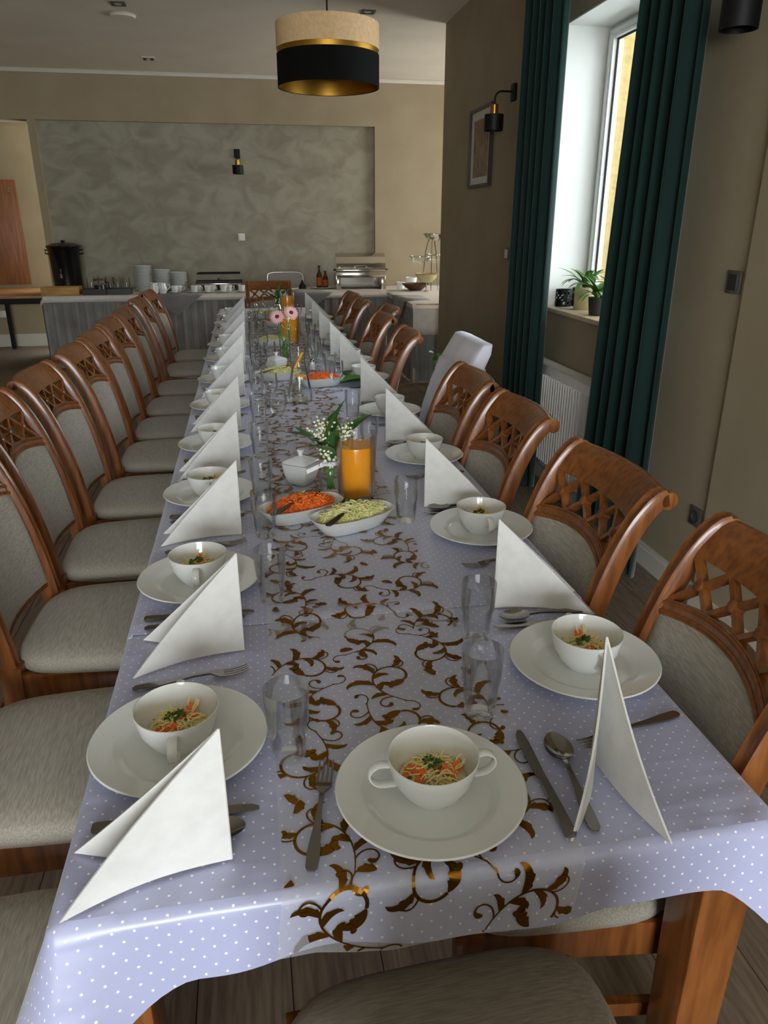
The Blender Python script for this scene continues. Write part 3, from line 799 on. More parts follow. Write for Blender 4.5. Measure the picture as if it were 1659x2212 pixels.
def put_chair(x, y, rz, label, group):
    if not CH: place(chair0, (x, y, 0), rz); o = chair0; o['label'] = label; o['group'] = group
    else: o = dup(chair0, (x, y, 0), rz, label, group)
    CH.append(o); return o
LCH = [0.80, 1.40, 1.99, 2.53, 3.08, 3.68, 4.20, 4.75, 5.30, 6.05, 6.68]
jr = random.Random(3)
for i, y in enumerate(LCH):
    n = len(LCH) - i
    put_chair(-0.475 + jr.uniform(-0.012, 0.012) - (0.025 if i == 0 else 0), y, radians(-90 + jr.uniform(-2, 2)),
              'lattice-back wooden chair, %s from the buffet along the side away from the window' % ORD[n], 'lattice-back dining chairs')
RCH = [(0.505, 1.05), (0.475, 1.57), (0.475, 2.21), (0.475, 2.76), (0.475, 3.98), (0.475, 4.72), (0.60, 5.2), (0.478, 5.69), (0.482, 6.25)]
for i, (x, y) in enumerate(RCH):
    n = len(RCH) - i
    put_chair(x, y, radians(90 + (jr.uniform(-2, 2) if i else -7)), 'lattice-back wooden chair, %s uncovered one from the buffet along the window side' % ORD[n], 'lattice-back dining chairs')
put_chair(0.205, 7.42, radians(180), 'lattice-back wooden chair at the table end facing away from the buffet', 'lattice-back dining chairs')
put_chair(0.222, 0.575, radians(2), 'lattice-back wooden chair at the table end with bare table legs', 'lattice-back dining chairs')

# covered chair
t = thing('covered_chair', 'chair in a white fabric cover with green sprigs', 'chair', (0.60, 3.32, 0), radians(90))
lv = [(-0.405, 1.045, 0.006, 0.205), (-0.40, 1.04, 0.03, 0.228), (-0.385, 1.0, 0.045, 0.236), (-0.345, 0.92, 0.05, 0.236), (-0.30, 0.82, 0.05, 0.232), (-0.26, 0.70, 0.052, 0.228),
      (-0.235, 0.58, 0.055, 0.228), (-0.22, 0.515, 0.07, 0.23), (-0.02, 0.505, 0.25, 0.238), (-0.02, 0.49, 0.262, 0.246), (-0.02, 0.30, 0.27, 0.252), (-0.02, 0.12, 0.278, 0.258), (-0.02, 0.004, 0.286, 0.264)]
loops = []
for (y, z, hd, hw_) in lv:
    lp = []
    for (a, b2, zz) in sell(hw_, hd, 56, z, 5.0, 0, y):
        wob = 0.006 * sin(a * 60 + z * 9) + 0.004 * sin(b2 * 70) if z < 0.48 else 0.002 * sin(a * 40 + z * 60)
        lp.append((a + (wob if abs(b2 - y) < hd * 0.9 else 0), b2 + wob, z))
    loops.append(lp)
MB().loft(list(reversed(loops))).build('cover', 'chair_cover', t, smooth=50)
bandl = []
for (y, z, hd, hw_) in ((-0.352, 0.935, 0.056, 0.243), (-0.340, 0.905, 0.058, 0.245), (-0.325, 0.87, 0.056, 0.243)):
    bandl.append(sell(hw_, hd, 48, z, 5.0, 0, y))
MB().loft(list(reversed(bandl)), False, False).build('sash', 'chair_cover', t, smooth=180)
def leaf_mesh(name, L_, W_, curl, m, n=6, fold=0.25):
    def fn(a, b2):
        w_ = W_ * (sin(pi * min(1, 0.06 + 0.94 * b2) ** 0.8)) ** 0.8 * (a - 0.5)
        ang = curl * b2
        yy = L_ * (sin(ang) / curl if abs(curl) > 1e-3 else b2); zz = L_ * ((1 - cos(ang)) / curl if abs(curl) > 1e-3 else 0)
        return (w_, yy, -zz + abs(w_) * fold)
    return MB().grid(fn, 4, n).mesh(name, m, smooth=180)
sprig = [leaf_mesh('leaf', 0.05, 0.026, 0.9, 'leaf_green'), leaf_mesh('leaf', 0.04, 0.02, 0.5, 'leaf_green')]
rs = random.Random(9)
for sx in (-1, 1):
    for k in range(11):
        o = link('sprig_leaf', sprig[k % 2], t)
        o.location = (sx * 0.235 + rs.uniform(-0.015, 0.015), -0.30 + rs.uniform(-0.03, 0.03), 0.90 + rs.uniform(-0.03, 0.04))
        o.rotation_euler = (rs.uniform(-0.5, 1.3), rs.uniform(-0.6, 0.6), rs.uniform(0, 6.28))
# ------------------------------------------------------------------ tableware prototypes (built once, copied)
TT = TZ + 0.003                     # surface the tableware stands on
def hide_proto(o): return o
PLR = 0.137
plate_me = MB().lathe([(0.0, 0.0), (0.082, 0.0), (0.088, 0.004), (0.1, 0.013), (PLR - 0.003, 0.019), (PLR, 0.0205), (PLR - 0.002, 0.0225), (0.112, 0.0175), (0.101, 0.0155), (0.098, 0.0145), (0.088, 0.0075), (0.082, 0.0055), (0.0, 0.0045)], 72).mesh('dinner_plate', 'porcelain', smooth=25)
def make_bowl():
    t = thing('soup_cup', 'x', 'bowl')
    MB().lathe([(0.0, 0.0), (0.034, 0.0), (0.036, 0.003), (0.050, 0.02), (0.060, 0.042), (0.0645, 0.066), (0.065, 0.070), (0.0635, 0.0705), (0.0618, 0.066), (0.057, 0.042), (0.046, 0.02), (0.03, 0.007), (0.0, 0.006)], 64).build('cup_body', 'porcelain', t)
    for sx in (-1, 1):
        pts = catmull([(sx * 0.062, 0, 0.060), (sx * 0.078, 0, 0.062), (sx * 0.090, 0, 0.053), (sx * 0.090, 0, 0.040), (sx * 0.078, 0, 0.029), (sx * 0.054, 0, 0.027)], 4)
        loops = []
        for i, p in enumerate(pts):
            a = pts[max(i - 1, 0)]; b2 = pts[min(i + 1, len(pts) - 1)]
            tx, tz = b2[0] - a[0], b2[2] - a[2]; l = hypot(tx, tz); nx, nz = -tz / l, tx / l
            lp = []
            for q in range(10):
                c, s_ = cos(2 * pi * q / 10), sin(2 * pi * q / 10)
                lp.append((p[0] + nx * 0.0028 * c, p[1] + 0.0075 * s_, p[2] + nz * 0.0028 * c))
            loops.append(lp)
        MB().loft(loops).build('handle', 'porcelain', t)
    return t
bowl0 = make_bowl()
def make_food(seed):
    r = random.Random(seed); t = thing('noodle_portion', 'x', 'food')
    nd = MB()
    for k in range(95):
        a = r.uniform(0, 6.28); rad = 0.034 * math.sqrt(r.random()); L_ = r.uniform(0.016, 0.036); d = r.uniform(0, 6.28)
        x, y = rad * cos(a), rad * sin(a); z = 0.012 + 0.018 * (1 - (rad / 0.04) ** 2) + r.uniform(0, 0.005)
        bend = r.uniform(-1.8, 1.8); pts = []
        for i in range(6):
            u = i / 5 - 0.5; px = x + L_ * u * cos(d + bend * u); py = y + L_ * u * sin(d + bend * u)
            rr = hypot(px, py)
            if rr > 0.047: px *= 0.047 / rr; py *= 0.047 / rr
            pts.append((px, py, z + 0.008 * (0.25 - u * u) + (0.010 * u if k % 6 == 0 else 0)))
        nd.tube(pts, 0.00105, 5)
    for k in range(4):
        a = 0.9 + r.uniform(-0.25, 0.25); b_ = r.uniform(-0.5, 0.5); pts = [(0.024 * cos(a) + 0.003 * i * cos(a + b_) + 0.002 * sin(i * 1.7 + k), 0.024 * sin(a) + 0.003 * i + b_ * 0.002 * i, 0.022 + 0.0045 * i) for i in range(5)]
        nd.tube(pts, 0.0011, 5)
    nd.lathe([(0.0, 0.008), (0.036, 0.012), (0.042, 0.018), (0.030, 0.024), (0.0, 0.027)], 20)
    nd.build('noodles', 'noodle', t)['kind'] = 'stuff'
    for k in range(15):
        a = r.gauss(4.0, 0.45) if k < 9 else r.gauss(1.0, 0.4); rad = r.uniform(0.010, 0.034); s_ = r.uniform(0.0035, 0.0055)
        o = MB().box(-s_ * 1.5, s_ * 1.5, -s_, s_, -s_, s_).build('carrot_piece', 'carrot', t, bevel=0.001, seg=1)
        o.location = (rad * cos(a), rad * sin(a), 0.031 - 0.25 * rad + r.uniform(0, 0.003)); o.rotation_euler = (r.uniform(-0.6, 0.6), r.uniform(-0.6, 0.6), r.uniform(0, 3.1))
    ps = MB()
    for k in range(90):
        a = r.uniform(0, 6.28); rad = 0.013 * math.sqrt(r.random()); cx_, cy_ = (-0.004, 0.004) if k < 62 else (0.006, -0.034)
        if k >= 62: rad *= 0.8
        x, y, z = cx_ + rad * cos(a) * (1 if k < 62 else 1.7), cy_ + rad * sin(a) * 0.7, 0.033 + r.uniform(0, 0.007) - (0.009 if k >= 62 else 0)
        h = r.uniform(0.0026, 0.0046); d1 = Vector((r.uniform(-1, 1), r.uniform(-1, 1), r.uniform(-0.6, 0.6))).normalized() * h; d2 = Vector((r.uniform(-1, 1), r.uniform(-1, 1), r.uniform(-0.6, 0.6))).normalized() * h
        c = Vector((x, y, z)); ps.add([c - d1, c - d2 * 0.6, c + d1, c + d2 * 0.6], [(0, 1, 2, 3)])
    ps.build('parsley', 'parsley', t, smooth=0)['kind'] = 'stuff'
    return t
food0 = make_food(4)
# cutlery along +Y, tip at +Y, handle end at y=0
def strip(m, sec):
    """sec: (y, half width, z centre, half thickness)"""
    loops = [[(-w_, y, z - h), (w_, y, z - h), (w_ * 0.96, y, z + h), (-w_ * 0.96, y, z + h)] for y, w_, z, h in sec]
    m.loft(loops); return m
def fork_mesh():
    m = MB()
    strip(m, [(0.0, 0.004, 0.003, 0.0012), (0.006, 0.0082, 0.003, 0.0016), (0.03, 0.0092, 0.003, 0.0016), (0.07, 0.0055, 0.005, 0.0018), (0.105, 0.0032, 0.008, 0.002), (0.135, 0.0035, 0.008, 0.002), (0.142, 0.008, 0.006, 0.0014), (0.15, 0.0118, 0.004, 0.0011), (0.16, 0.0122, 0.003, 0.001)])
    for k in range(4):
        x = -0.0099 + 0.0066 * k
        loops = [[(x - w_, y, z - 0.0008), (x + w_, y, z - 0.0008), (x + w_, y, z + 0.0008), (x - w_, y, z + 0.0008)] for y, w_, z in ((0.158, 0.0023, 0.003), (0.175, 0.0019, 0.0028), (0.192, 0.0016, 0.0045), (0.204, 0.0007, 0.0075))]
        m.loft(loops)
    return m.mesh('dinner_fork', 'steel', smooth=35)
def knife_mesh():
    m = MB()
    strip(m, [(0.0, 0.006, 0.0035, 0.002), (0.004, 0.0085, 0.0035, 0.003), (0.05, 0.0075, 0.0035, 0.003), (0.1, 0.006, 0.0035, 0.003), (0.112, 0.0055, 0.0035, 0.0026)])
    loops = [[(x0, y, 0.0028), (x1, y, 0.0028), (x1, y, 0.0042), (x0, y, 0.0042)] for y, x0, x1 in ((0.110, -0.005, 0.006), (0.118, -0.0085, 0.006), (0.16, -0.0105, 0.0065), (0.195, -0.0105, 0.0065), (0.215, -0.008, 0.0055), (0.225, -0.003, 0.003))]
    m.loft(loops)
    return m.mesh('dinner_knife', 'steel', smooth=35)
def spoon_mesh():
    m = MB()
    strip(m, [(0.0, 0.004, 0.003, 0.0012), (0.006, 0.0085, 0.003, 0.0016), (0.03, 0.009, 0.003, 0.0016), (0.07, 0.0055, 0.006, 0.0018), (0.11, 0.0032, 0.009, 0.002), (0.135, 0.0034, 0.008, 0.002), (0.142, 0.005, 0.0068, 0.0014)])
    for sg in (0, 1):
        def fn(a, b2):
            th = 2 * pi * a; rr = max(b2, 0.001); x = 0.0215 * rr * cos(th) * (1 - 0.12 * sin(th)); y = 0.169 + 0.0325 * rr * sin(th)
            return (x, y, 0.0016 + 0.0085 * rr ** 2 - (0.001 if sg else 0))
        g = MB().grid(fn, 28, 8); m.add(g.v, g.f if not sg else [tuple(reversed(q)) for q in g.f])
    return m.mesh('soup_spoon', 'steel', smooth=60)
FORK, KNIFE, SPOON = fork_mesh(), knife_mesh(), spoon_mesh()
def lay(name, me, p0, p1, label, cat, group, z=None):
    o = link(name, me); d = Vector((p1[0] - p0[0], p1[1] - p0[1]))
    place(o, (p0[0], p0[1], z or TT + 0.0008), atan2(-d.x, d.y)); return tag(o, label, cat, group)
# folded napkin: two right-triangle wings joined along the upright edge at local origin, opening toward -X
def napkin_mesh(half, L_=0.208, H_=0.205):
    m = MB()
    for sg in (-1, 1):
        n = 10
        def P(i, j, off):
            h = H_ * j / n; r = L_ * (1 - j / n) * i / n
            a = pi + sg * half; nx, ny = -sin(a), cos(a)
            bul = sg * -0.010 * sin(pi * min(1, r / L_ + 0.0)) * (1 - 0.4 * j / n)
            return (r * cos(a) + nx * (bul + off), r * sin(a) + ny * (bul + off), 0.0006 + h + 0.003 * sin(pi * i / n) * (j == 0))
        for off in (-0.0016, 0.0016):
            g = MB().grid(lambda u, v_: P(round(u * n), round(v_ * n), off), n, n)
            m.add(g.v, g.f if (off > 0) else [tuple(reversed(q)) for q in g.f])
        # rims
        for path in ([(i, 0) for i in range(n + 1)], [(n, j) for j in range(n + 1)]):
            a = [P(i, j, -0.0016) for i, j in path]; b2 = [P(i, j, 0.0016) for i, j in path]
            k = len(path); m.add(a + b2, [(q, q + 1, k + q + 1, k + q) for q in range(k - 1)])
    # rounded fold along the upright joint
    m.loft([circ(0, 0, r, 8, z) for r, z in ((0.0026, 0.0008), (0.0026, H_ * 0.6), (0.0018, H_))])
    return m.mesh('folded_napkin', 'napkin_paper', smooth=50)
NAP = [napkin_mesh(radians(a)) for a in (15, 19, 12)]
def napkin(x, y, rz, label, k=0):
    o = link('folded_napkin', NAP[k % 3]); place(o, (x, y, TT), rz); return tag(o, label, 'napkin', 'standing folded napkins')
# water tumbler
def tumbler_mesh():
    h = 0.124
    m = MB().lathe([(0.0, 0.0), (0.024, 0.0), (0.0265, 0.003), (0.028, 0.03), (0.0295, 0.058), (0.0325, 0.066), (0.0352, h - 0.001), (0.0345, h), (0.0338, h - 0.001), (0.0310, 0.068), (0.0278, 0.058), (0.0258, 0.016), (0.02, 0.0125), (0.0, 0.0115)], 40)
    return m.mesh('water_tumbler', 'clear_glass', smooth=40)
TUMB = tumbler_mesh()
def goblet_mesh():
    m = MB().lathe([(0.0, 0.0), (0.032, 0.0), (0.031, 0.002), (0.006, 0.006), (0.0042, 0.03), (0.006, 0.05), (0.024, 0.062), (0.034, 0.085), (0.036, 0.11), (0.0325, 0.148), (0.0318, 0.148), (0.0350, 0.11), (0.033, 0.086), (0.022, 0.065), (0.0, 0.056)], 36)
    return m.mesh('wine_glass', 'clear_glass', smooth=40)
GOB = goblet_mesh()
def glass(me, name, x, y, label, group='water tumblers'):
    o = link(name, me); place(o, (x, y, TT + 0.0006), random.uniform(0, 3)); return tag(o, label, 'glass', group)

# ------------------------------------------------------------------ place settings
first = {}
def setting(px, py, rz, where, napk, food, knife=True):
    """rz: heading of the diner's view; local frame: forward = +Y, right = +X"""
    c, s_ = cos(rz), sin(rz)
    W = lambda x, y: (px + x * c - y * s_, py + x * s_ + y * c)
    o = link('dinner_plate', plate_me); place(o, (px, py, TT)); tag(o, 'white dinner plate at the ' + where, 'plate', 'white dinner plates')
    bx, by = W(random.uniform(-0.004, 0.004), 0.0)
    lb = 'white two-handled soup cup at the ' + where
    if 'b' not in first: first['b'] = 1; place(bowl0, (bx, by, TT + 0.0048), rz); bowl0['label'] = lb; bowl0['group'] = 'two-handled soup cups'
    else: dup(bowl0, (bx, by, TT + 0.0048), rz, lb, 'two-handled soup cups')
    if food:
        lf = 'noodle and carrot portion at the ' + where
        if 'f' not in first: first['f'] = 1; place(food0, (bx, by, TT + 0.0105), 0); food0.scale = (1.16, 1.16, 1.25); food0['label'] = lf; food0['group'] = 'noodle portions'
        else: dup(food0, (bx, by, TT + 0.0105), random.uniform(-1.5, 1.5), lf, 'noodle portions')
    return W
def side_setting(side, y, n, nx, ny, food, k):
    px = -0.150 if side < 0 else 0.572
    sname = 'side away from the window' if side < 0 else 'window side'
    where = '%s place from the buffet, %s' % (ORD[n], sname)
    rz = radians(-90) if side < 0 else radians(90)
    W = setting(px, y, rz, where, None, food)
    j = jr.uniform
    lay('dinner_fork', FORK, W(-0.172 + j(-0.01, 0.01), -0.095), W(-0.205 + j(-0.02, 0.01), 0.10), 'steel dinner fork at the ' + where, 'fork', 'dinner forks')
    lay('dinner_knife', KNIFE, W(0.158 + j(-0.004, 0.01), -0.105), W(0.152 + j(-0.006, 0.01), 0.10), 'steel dinner knife at the ' + where, 'knife', 'dinner knives')
    lay('soup_spoon', SPOON, W(0.195 + j(-0.004, 0.008), -0.10), W(0.185 + j(-0.005, 0.01), 0.10), 'steel soup spoon at the ' + where, 'spoon', 'soup spoons')
    napkin(nx, ny, (0 if side < 0 else pi) + j(-0.05, 0.05), 'white folded napkin standing by the ' + where, k)
LP = [(0.997, -0.068, 0.757), (1.575, -0.052, 1.268), (2.158, -0.058, 1.85), (2.70, -0.062, 2.385), (3.33, -0.062, 2.99), (3.92, -0.046, 3.585), (4.55, -0.042, 4.22), (5.12, -0.036, 4.80), (5.70, -0.036, 5.38), (6.27, -0.034, 5.95), (6.84, -0.036, 6.52)]
for i, (y, nx, ny) in enumerate(LP): side_setting(-1, y, len(LP) - i, nx, ny, i < 5, i)
RP = [(1.102, 0.478, 1.345), (1.755, 0.468, 1.965), (2.43, 0.478, 2.66), (3.10, 0.483, 3.335), (3.85, 0.478, 4.08), (4.40, 0.483, 4.63), (5.06, 0.478, 5.30), (5.78, 0.49, 6.02), (6.55, 0.494, 6.80)]
for i, (y, nx, ny) in enumerate(RP): side_setting(1, y, len(RP) - i, nx, ny, i < 3, i)
# the place laid at the bare table end
W = setting(0.213, 0.822, radians(0), 'table end with bare table legs', None, True)
WE = 'at the table end with bare table legs'
lay('dinner_fork', FORK, (0.032, 0.712), (0.079, 0.94), 'steel dinner fork left of the plate ' + WE, 'fork', 'dinner forks', TT + 0.004)
lay('dinner_knife', KNIFE, (0.380, 0.708), (0.386, 0.955), 'steel dinner knife right of the plate ' + WE, 'knife', 'dinner knives', TT + 0.004)
lay('soup_spoon', SPOON, (0.418, 0.715), (0.437, 0.942), 'steel soup spoon right of the plate ' + WE, 'spoon', 'soup spoons', TT + 0.001)
nm = napkin_mesh(radians(21), 0.185, 0.212); o = link('folded_napkin', nm); place(o, (0.480, 0.862, TT), radians(78)); tag(o, 'white folded napkin opening ' + WE, 'napkin', 'standing folded napkins')

# tumblers: one by each place (and a second by some)
def tl(n, side): return 'clear water tumbler at the %s place from the buffet, %s' % (ORD[n], 'side away from the window' if side < 0 else 'window side')
LG = [(0.018, 0.945), (0.010, 1.462), (0.006, 1.83), (0.004, 2.12), (0.008, 2.55), (0.012, 3.0), (0.01, 3.6), (0.02, 4.25), (0.015, 4.85), (0.02, 5.45), (0.02, 6.1), (0.02, 6.7)]
for i, (x, y) in enumerate(LG):
    n = min(range(len(LP)), key=lambda k: abs(LP[k][0] - 0.1 - y)); glass(TUMB, 'water_tumbler', x, y, 'clear water tumbler beside the carrot salad by the sugar bowl' if i == 2 else tl(len(LP) - n, -1))
RG = [(0.404, 1.232), (0.392, 1.868), (0.398, 2.56), (0.405, 3.05), (0.41, 3.98), (0.40, 4.52), (0.41, 5.2), (0.40, 5.9)]
for i, (x, y) in enumerate(RG):
    n = min(range(len(RP)), key=lambda k: abs(RP[k][0] + 0.12 - y)); glass(TUMB, 'water_tumbler', x, y, tl(len(RP) - n, 1))
glass(TUMB, 'water_tumbler', 0.340, 0.998, 'clear water tumbler behind the plate ' + WE)
GL = [(0.09, 2.94), (0.07, 3.32), (0.045, 4.02), (0.10, 4.28), (0.34, 4.22), (0.37, 4.42), (0.07, 4.7), (0.06, 5.25), (0.09, 5.85), (0.36, 5.1), (0.13, 6.35), (0.05, 6.5), (0.10, 6.95), (0.40, 3.6), (0.40, 6.4)]
for i, (x, y) in enumerate(GL):
    nd = 'orange-peel carafe' if y < 4 else ('pink gerbera vase' if y < 5.3 else 'last flower vase toward the buffet')
    glass(GOB, 'wine_glass', x, y, 'clear stemmed wine glass standing on the runner near the ' + nd, 'stemmed wine glasses')
# ------------------------------------------------------------------ serving dishes on the runner
TS = TT + 0.001
def make_dish(t):
    loops = [sell(a, b2, 56, z, e) for a, b2, z, e in ((0.085, 0.036, 0.0, 2.6), (0.092, 0.040, 0.003, 2.6), (0.112, 0.055, 0.03, 2.6), (0.122, 0.063, 0.044, 2.6), (0.1235, 0.0645, 0.0465, 2.6), (0.121, 0.062, 0.047, 2.6), (0.108, 0.051, 0.03, 2.6), (0.088, 0.036, 0.007, 2.6), (0.02, 0.01, 0.0055, 2.4))]
    MB().loft(loops).build('dish', 'porcelain', t, smooth=50)
def heap(seed, n, m, name, r0, ln, parent, sx=0.098, sy=0.046, top=0.03, base=0.03):
    r = random.Random(seed); g = MB()
    g.loft([sell(sx * k, sy * k, 28, z, 2.4) for k, z in ((0.94, base - 0.012), (1.0, base), (0.9, base + top * 0.35), (0.65, base + top * 0.72), (0.3, base + top * 0.95), (0.05, base + top))])
    for k in range(n):
        a = r.uniform(0, 6.28); q = math.sqrt(r.random()) * 0.97
        x, y = sx * q * cos(a), sy * q * sin(a); z = base + top * (1 - q ** 2.2) + r.uniform(-0.002, 0.009)
        d = r.uniform(0, 6.28); b_ = r.uniform(-1.5, 1.5); l = r.uniform(0.6, 1.0) * ln; tl_ = r.uniform(-0.012, 0.012)
        pts = [(x + l * u * cos(d + b_ * u), y + l * u * sin(d + b_ * u), z + 0.010 * (0.25 - u * u) * r.uniform(-0.5, 2.2) + tl_ * u) for u in (-0.5, -0.17, 0.17, 0.5)]
        g.tube(pts, [r0, r0 * 1.1, r0 * 1.1, r0 * 0.6], 4)
    o = g.build(name, m, parent, smooth=0); o['kind'] = 'stuff'; return o
def ruffle(seed, m, name, parent, loc, rad, n=70, h=0.008):
    r = random.Random(seed); g = MB()
    for k in range(n):
        a = r.uniform(0, 6.28); q = rad * math.sqrt(r.random()); c = Vector((loc[0] + q * cos(a), loc[1] + q * sin(a) * 0.8, loc[2] + r.uniform(0, 0.014) * (1 - q / rad * 0.6)))
        d1 = Vector((r.uniform(-1, 1), r.uniform(-1, 1), r.uniform(-0.8, 0.8))).normalized() * h * r.uniform(0.5, 1); d2 = Vector((r.uniform(-1, 1), r.uniform(-1, 1), r.uniform(-0.8, 0.8))).normalized() * h * r.uniform(0.5, 1)
        g.add([c - d1, c - d2 * 0.7 + d1 * 0.2, c + d1, c + d2 * 0.7], [(0, 1, 2, 3)])
    o = g.build(name, m, parent, smooth=0); o['kind'] = 'stuff'
def serving_spoon(loc, rz, tilt, label):
    t = thing('serving_spoon', label, 'spoon', loc, rz, 'serving spoons')
    me = SPOON
    o = link('spoon_body', me, t); o.rotation_euler = (tilt, 0, 0)
def salad(px, py, rz, kind, n1, lab_dish, lab_food, lab_spoon, seed, detail=420):
    p = at(px, py, TZ + 0.02)
    t = thing('serving_dish', lab_dish, 'dish', (p.x, p.y, TS), rz, 'oval serving dishes'); make_dish(t)
    f_ = thing('salad_heap', lab_food, 'salad', (p.x, p.y, TS + 0.004), rz)
    if kind == 'carrot':
        heap(seed, detail, 'carrot', 'shreds', 0.0019, 0.018, f_, top=0.026)
        if detail > 300: ruffle(seed, 'celery', 'garnish', f_, (0.012, 0.012, 0.057), 0.018, 60)
    else:
        heap(seed, detail, 'cabbage', 'shreds', 0.0022, 0.030, f_, top=0.026)
        if detail > 300: ruffle(seed, 'parsley', 'garnish', f_, (0.012, 0.022, 0.056), 0.024, 90)
    if lab_spoon:
        c, s_ = cos(rz), sin(rz); lx, ly = -0.115, -0.058
        serving_spoon((p.x + lx * c - ly * s_, p.y + lx * s_ + ly * c, TS + 0.049), rz - pi / 2 + 0.42, 0.05, lab_spoon)
salad(652, 1108, radians(22), 'carrot', 0, 'white oval dish of carrot salad beside the sugar bowl', 'shredded orange carrot salad with celery sprig beside the sugar bowl', 'dark steel serving spoon resting in the carrot salad near the sugar bowl', 5, 900)
salad(762, 1128, radians(25), 'slaw', 0, 'white oval dish of cabbage slaw before the juice jug', 'pale green cabbage slaw topped with parsley before the juice jug', 'dark steel serving spoon resting in the cabbage slaw before the juice jug', 6, 700)
salad(602, 814, radians(10), 'slaw', 0, 'white oval dish of pale slaw behind the orange-peel carafe', 'pale cabbage slaw behind the orange-peel carafe', 'steel serving spoon on the slaw behind the orange-peel carafe', 7, 260)
salad(694, 827, radians(12), 'carrot', 0, 'white oval dish of carrot salad behind the orange-peel carafe', 'shredded carrot salad behind the orange-peel carafe', None, 8, 260)
salad(588, 742, radians(5), 'slaw', 0, 'oval dish of green slaw beside the tall juice jug past the gerberas', 'green slaw beside the tall juice jug past the gerberas', None, 9, 200)
salad(602, 700, radians(8), 'carrot', 0, 'oval dish of carrot salad just past the gerbera blooms', 'carrot salad just past the gerbera blooms', None, 10, 160)
salad(578, 684, radians(0), 'slaw', 0, 'oval dish of slaw near the last flower vase toward the buffet', 'pale slaw near the last flower vase toward the buffet', None, 12, 160)

# lidded sugar bowls
def sugar_bowl(p, rz, label):
    t = thing('sugar_bowl', label, 'sugar bowl', (p.x, p.y, TS), rz, 'square lidded sugar bowls')
    loops = [sell(a, a, 40, z, 7) for a, z in ((0.030, 0.0), (0.033, 0.002), (0.042, 0.03), (0.048, 0.066), (0.049, 0.069), (0.047, 0.069), (0.040, 0.03), (0.028, 0.004))]
    MB().loft(loops).build('bowl', 'porcelain', t, smooth=50)
    loops = [sell(a, a, 40, z, 7) for a, z in ((0.046, 0.0695), (0.047, 0.072), (0.044, 0.076), (0.016, 0.087), (0.008, 0.09))]
    lid = MB().loft(loops).build('lid', 'porcelain', t, smooth=40)
    MB().loft([sell(a, a, 20, z, 5) for a, z in ((0.006, 0.089), (0.0065, 0.098), (0.010, 0.108), (0.0095, 0.110))]).build('knob', 'porcelain', lid)
    o = link('spoon_handle', MB().tube([(0.02, 0.03, 0.07), (0.026, 0.036, 0.10), (0.03, 0.04, 0.125)], [0.0016, 0.002, 0.0026], 6).mesh('spoon_handle', 'black_plastic'), t)
sugar_bowl(at(652, 1045, TZ), radians(52), 'white square lidded sugar bowl beside the near lily bouquet vase')
sugar_bowl(at(598, 805, TZ), radians(40), 'white square lidded sugar bowl beside the pink gerbera vase')

# juice jugs
def juice_jug(x, y, label, m, scale=1.0):
    t = thing('juice_jug', label, 'jug', (x, y, TS), 0, 'glass juice jugs')
    k = scale
    o = MB().lathe([(0.0, 0.0), (0.051 * k, 0.0), (0.053 * k, 0.004), (0.0570 * k, 0.09 * k), (0.0618 * k, 0.198 * k), (0.0612 * k, 0.2 * k), (0.0604 * k, 0.198 * k), (0.0558 * k, 0.09 * k), (0.0514 * k, 0.010), (0.0, 0.009)], 56)
    o.build('jug_glass', 'clear_glass', t)
    MB().lathe([(0.0, 0.0095), (0.0512 * k, 0.0105), (0.0556 * k, 0.09 * k), (0.0587 * k, 0.164 * k), (0.0582 * k, 0.1655 * k), (0.0, 0.1655 * k)], 48).build('juice', m, t)
juice_jug(0.283, 2.075, 'glass jug of orange juice behind the cabbage slaw', 'juice')
juice_jug(0.262, 5.2, 'tall glass jug of orange juice just past the gerbera vase', 'juice', 1.15)
juice_jug(0.335, 6.75, 'glass jug of orange juice beside the last flower vase', 'juice', 1.05)

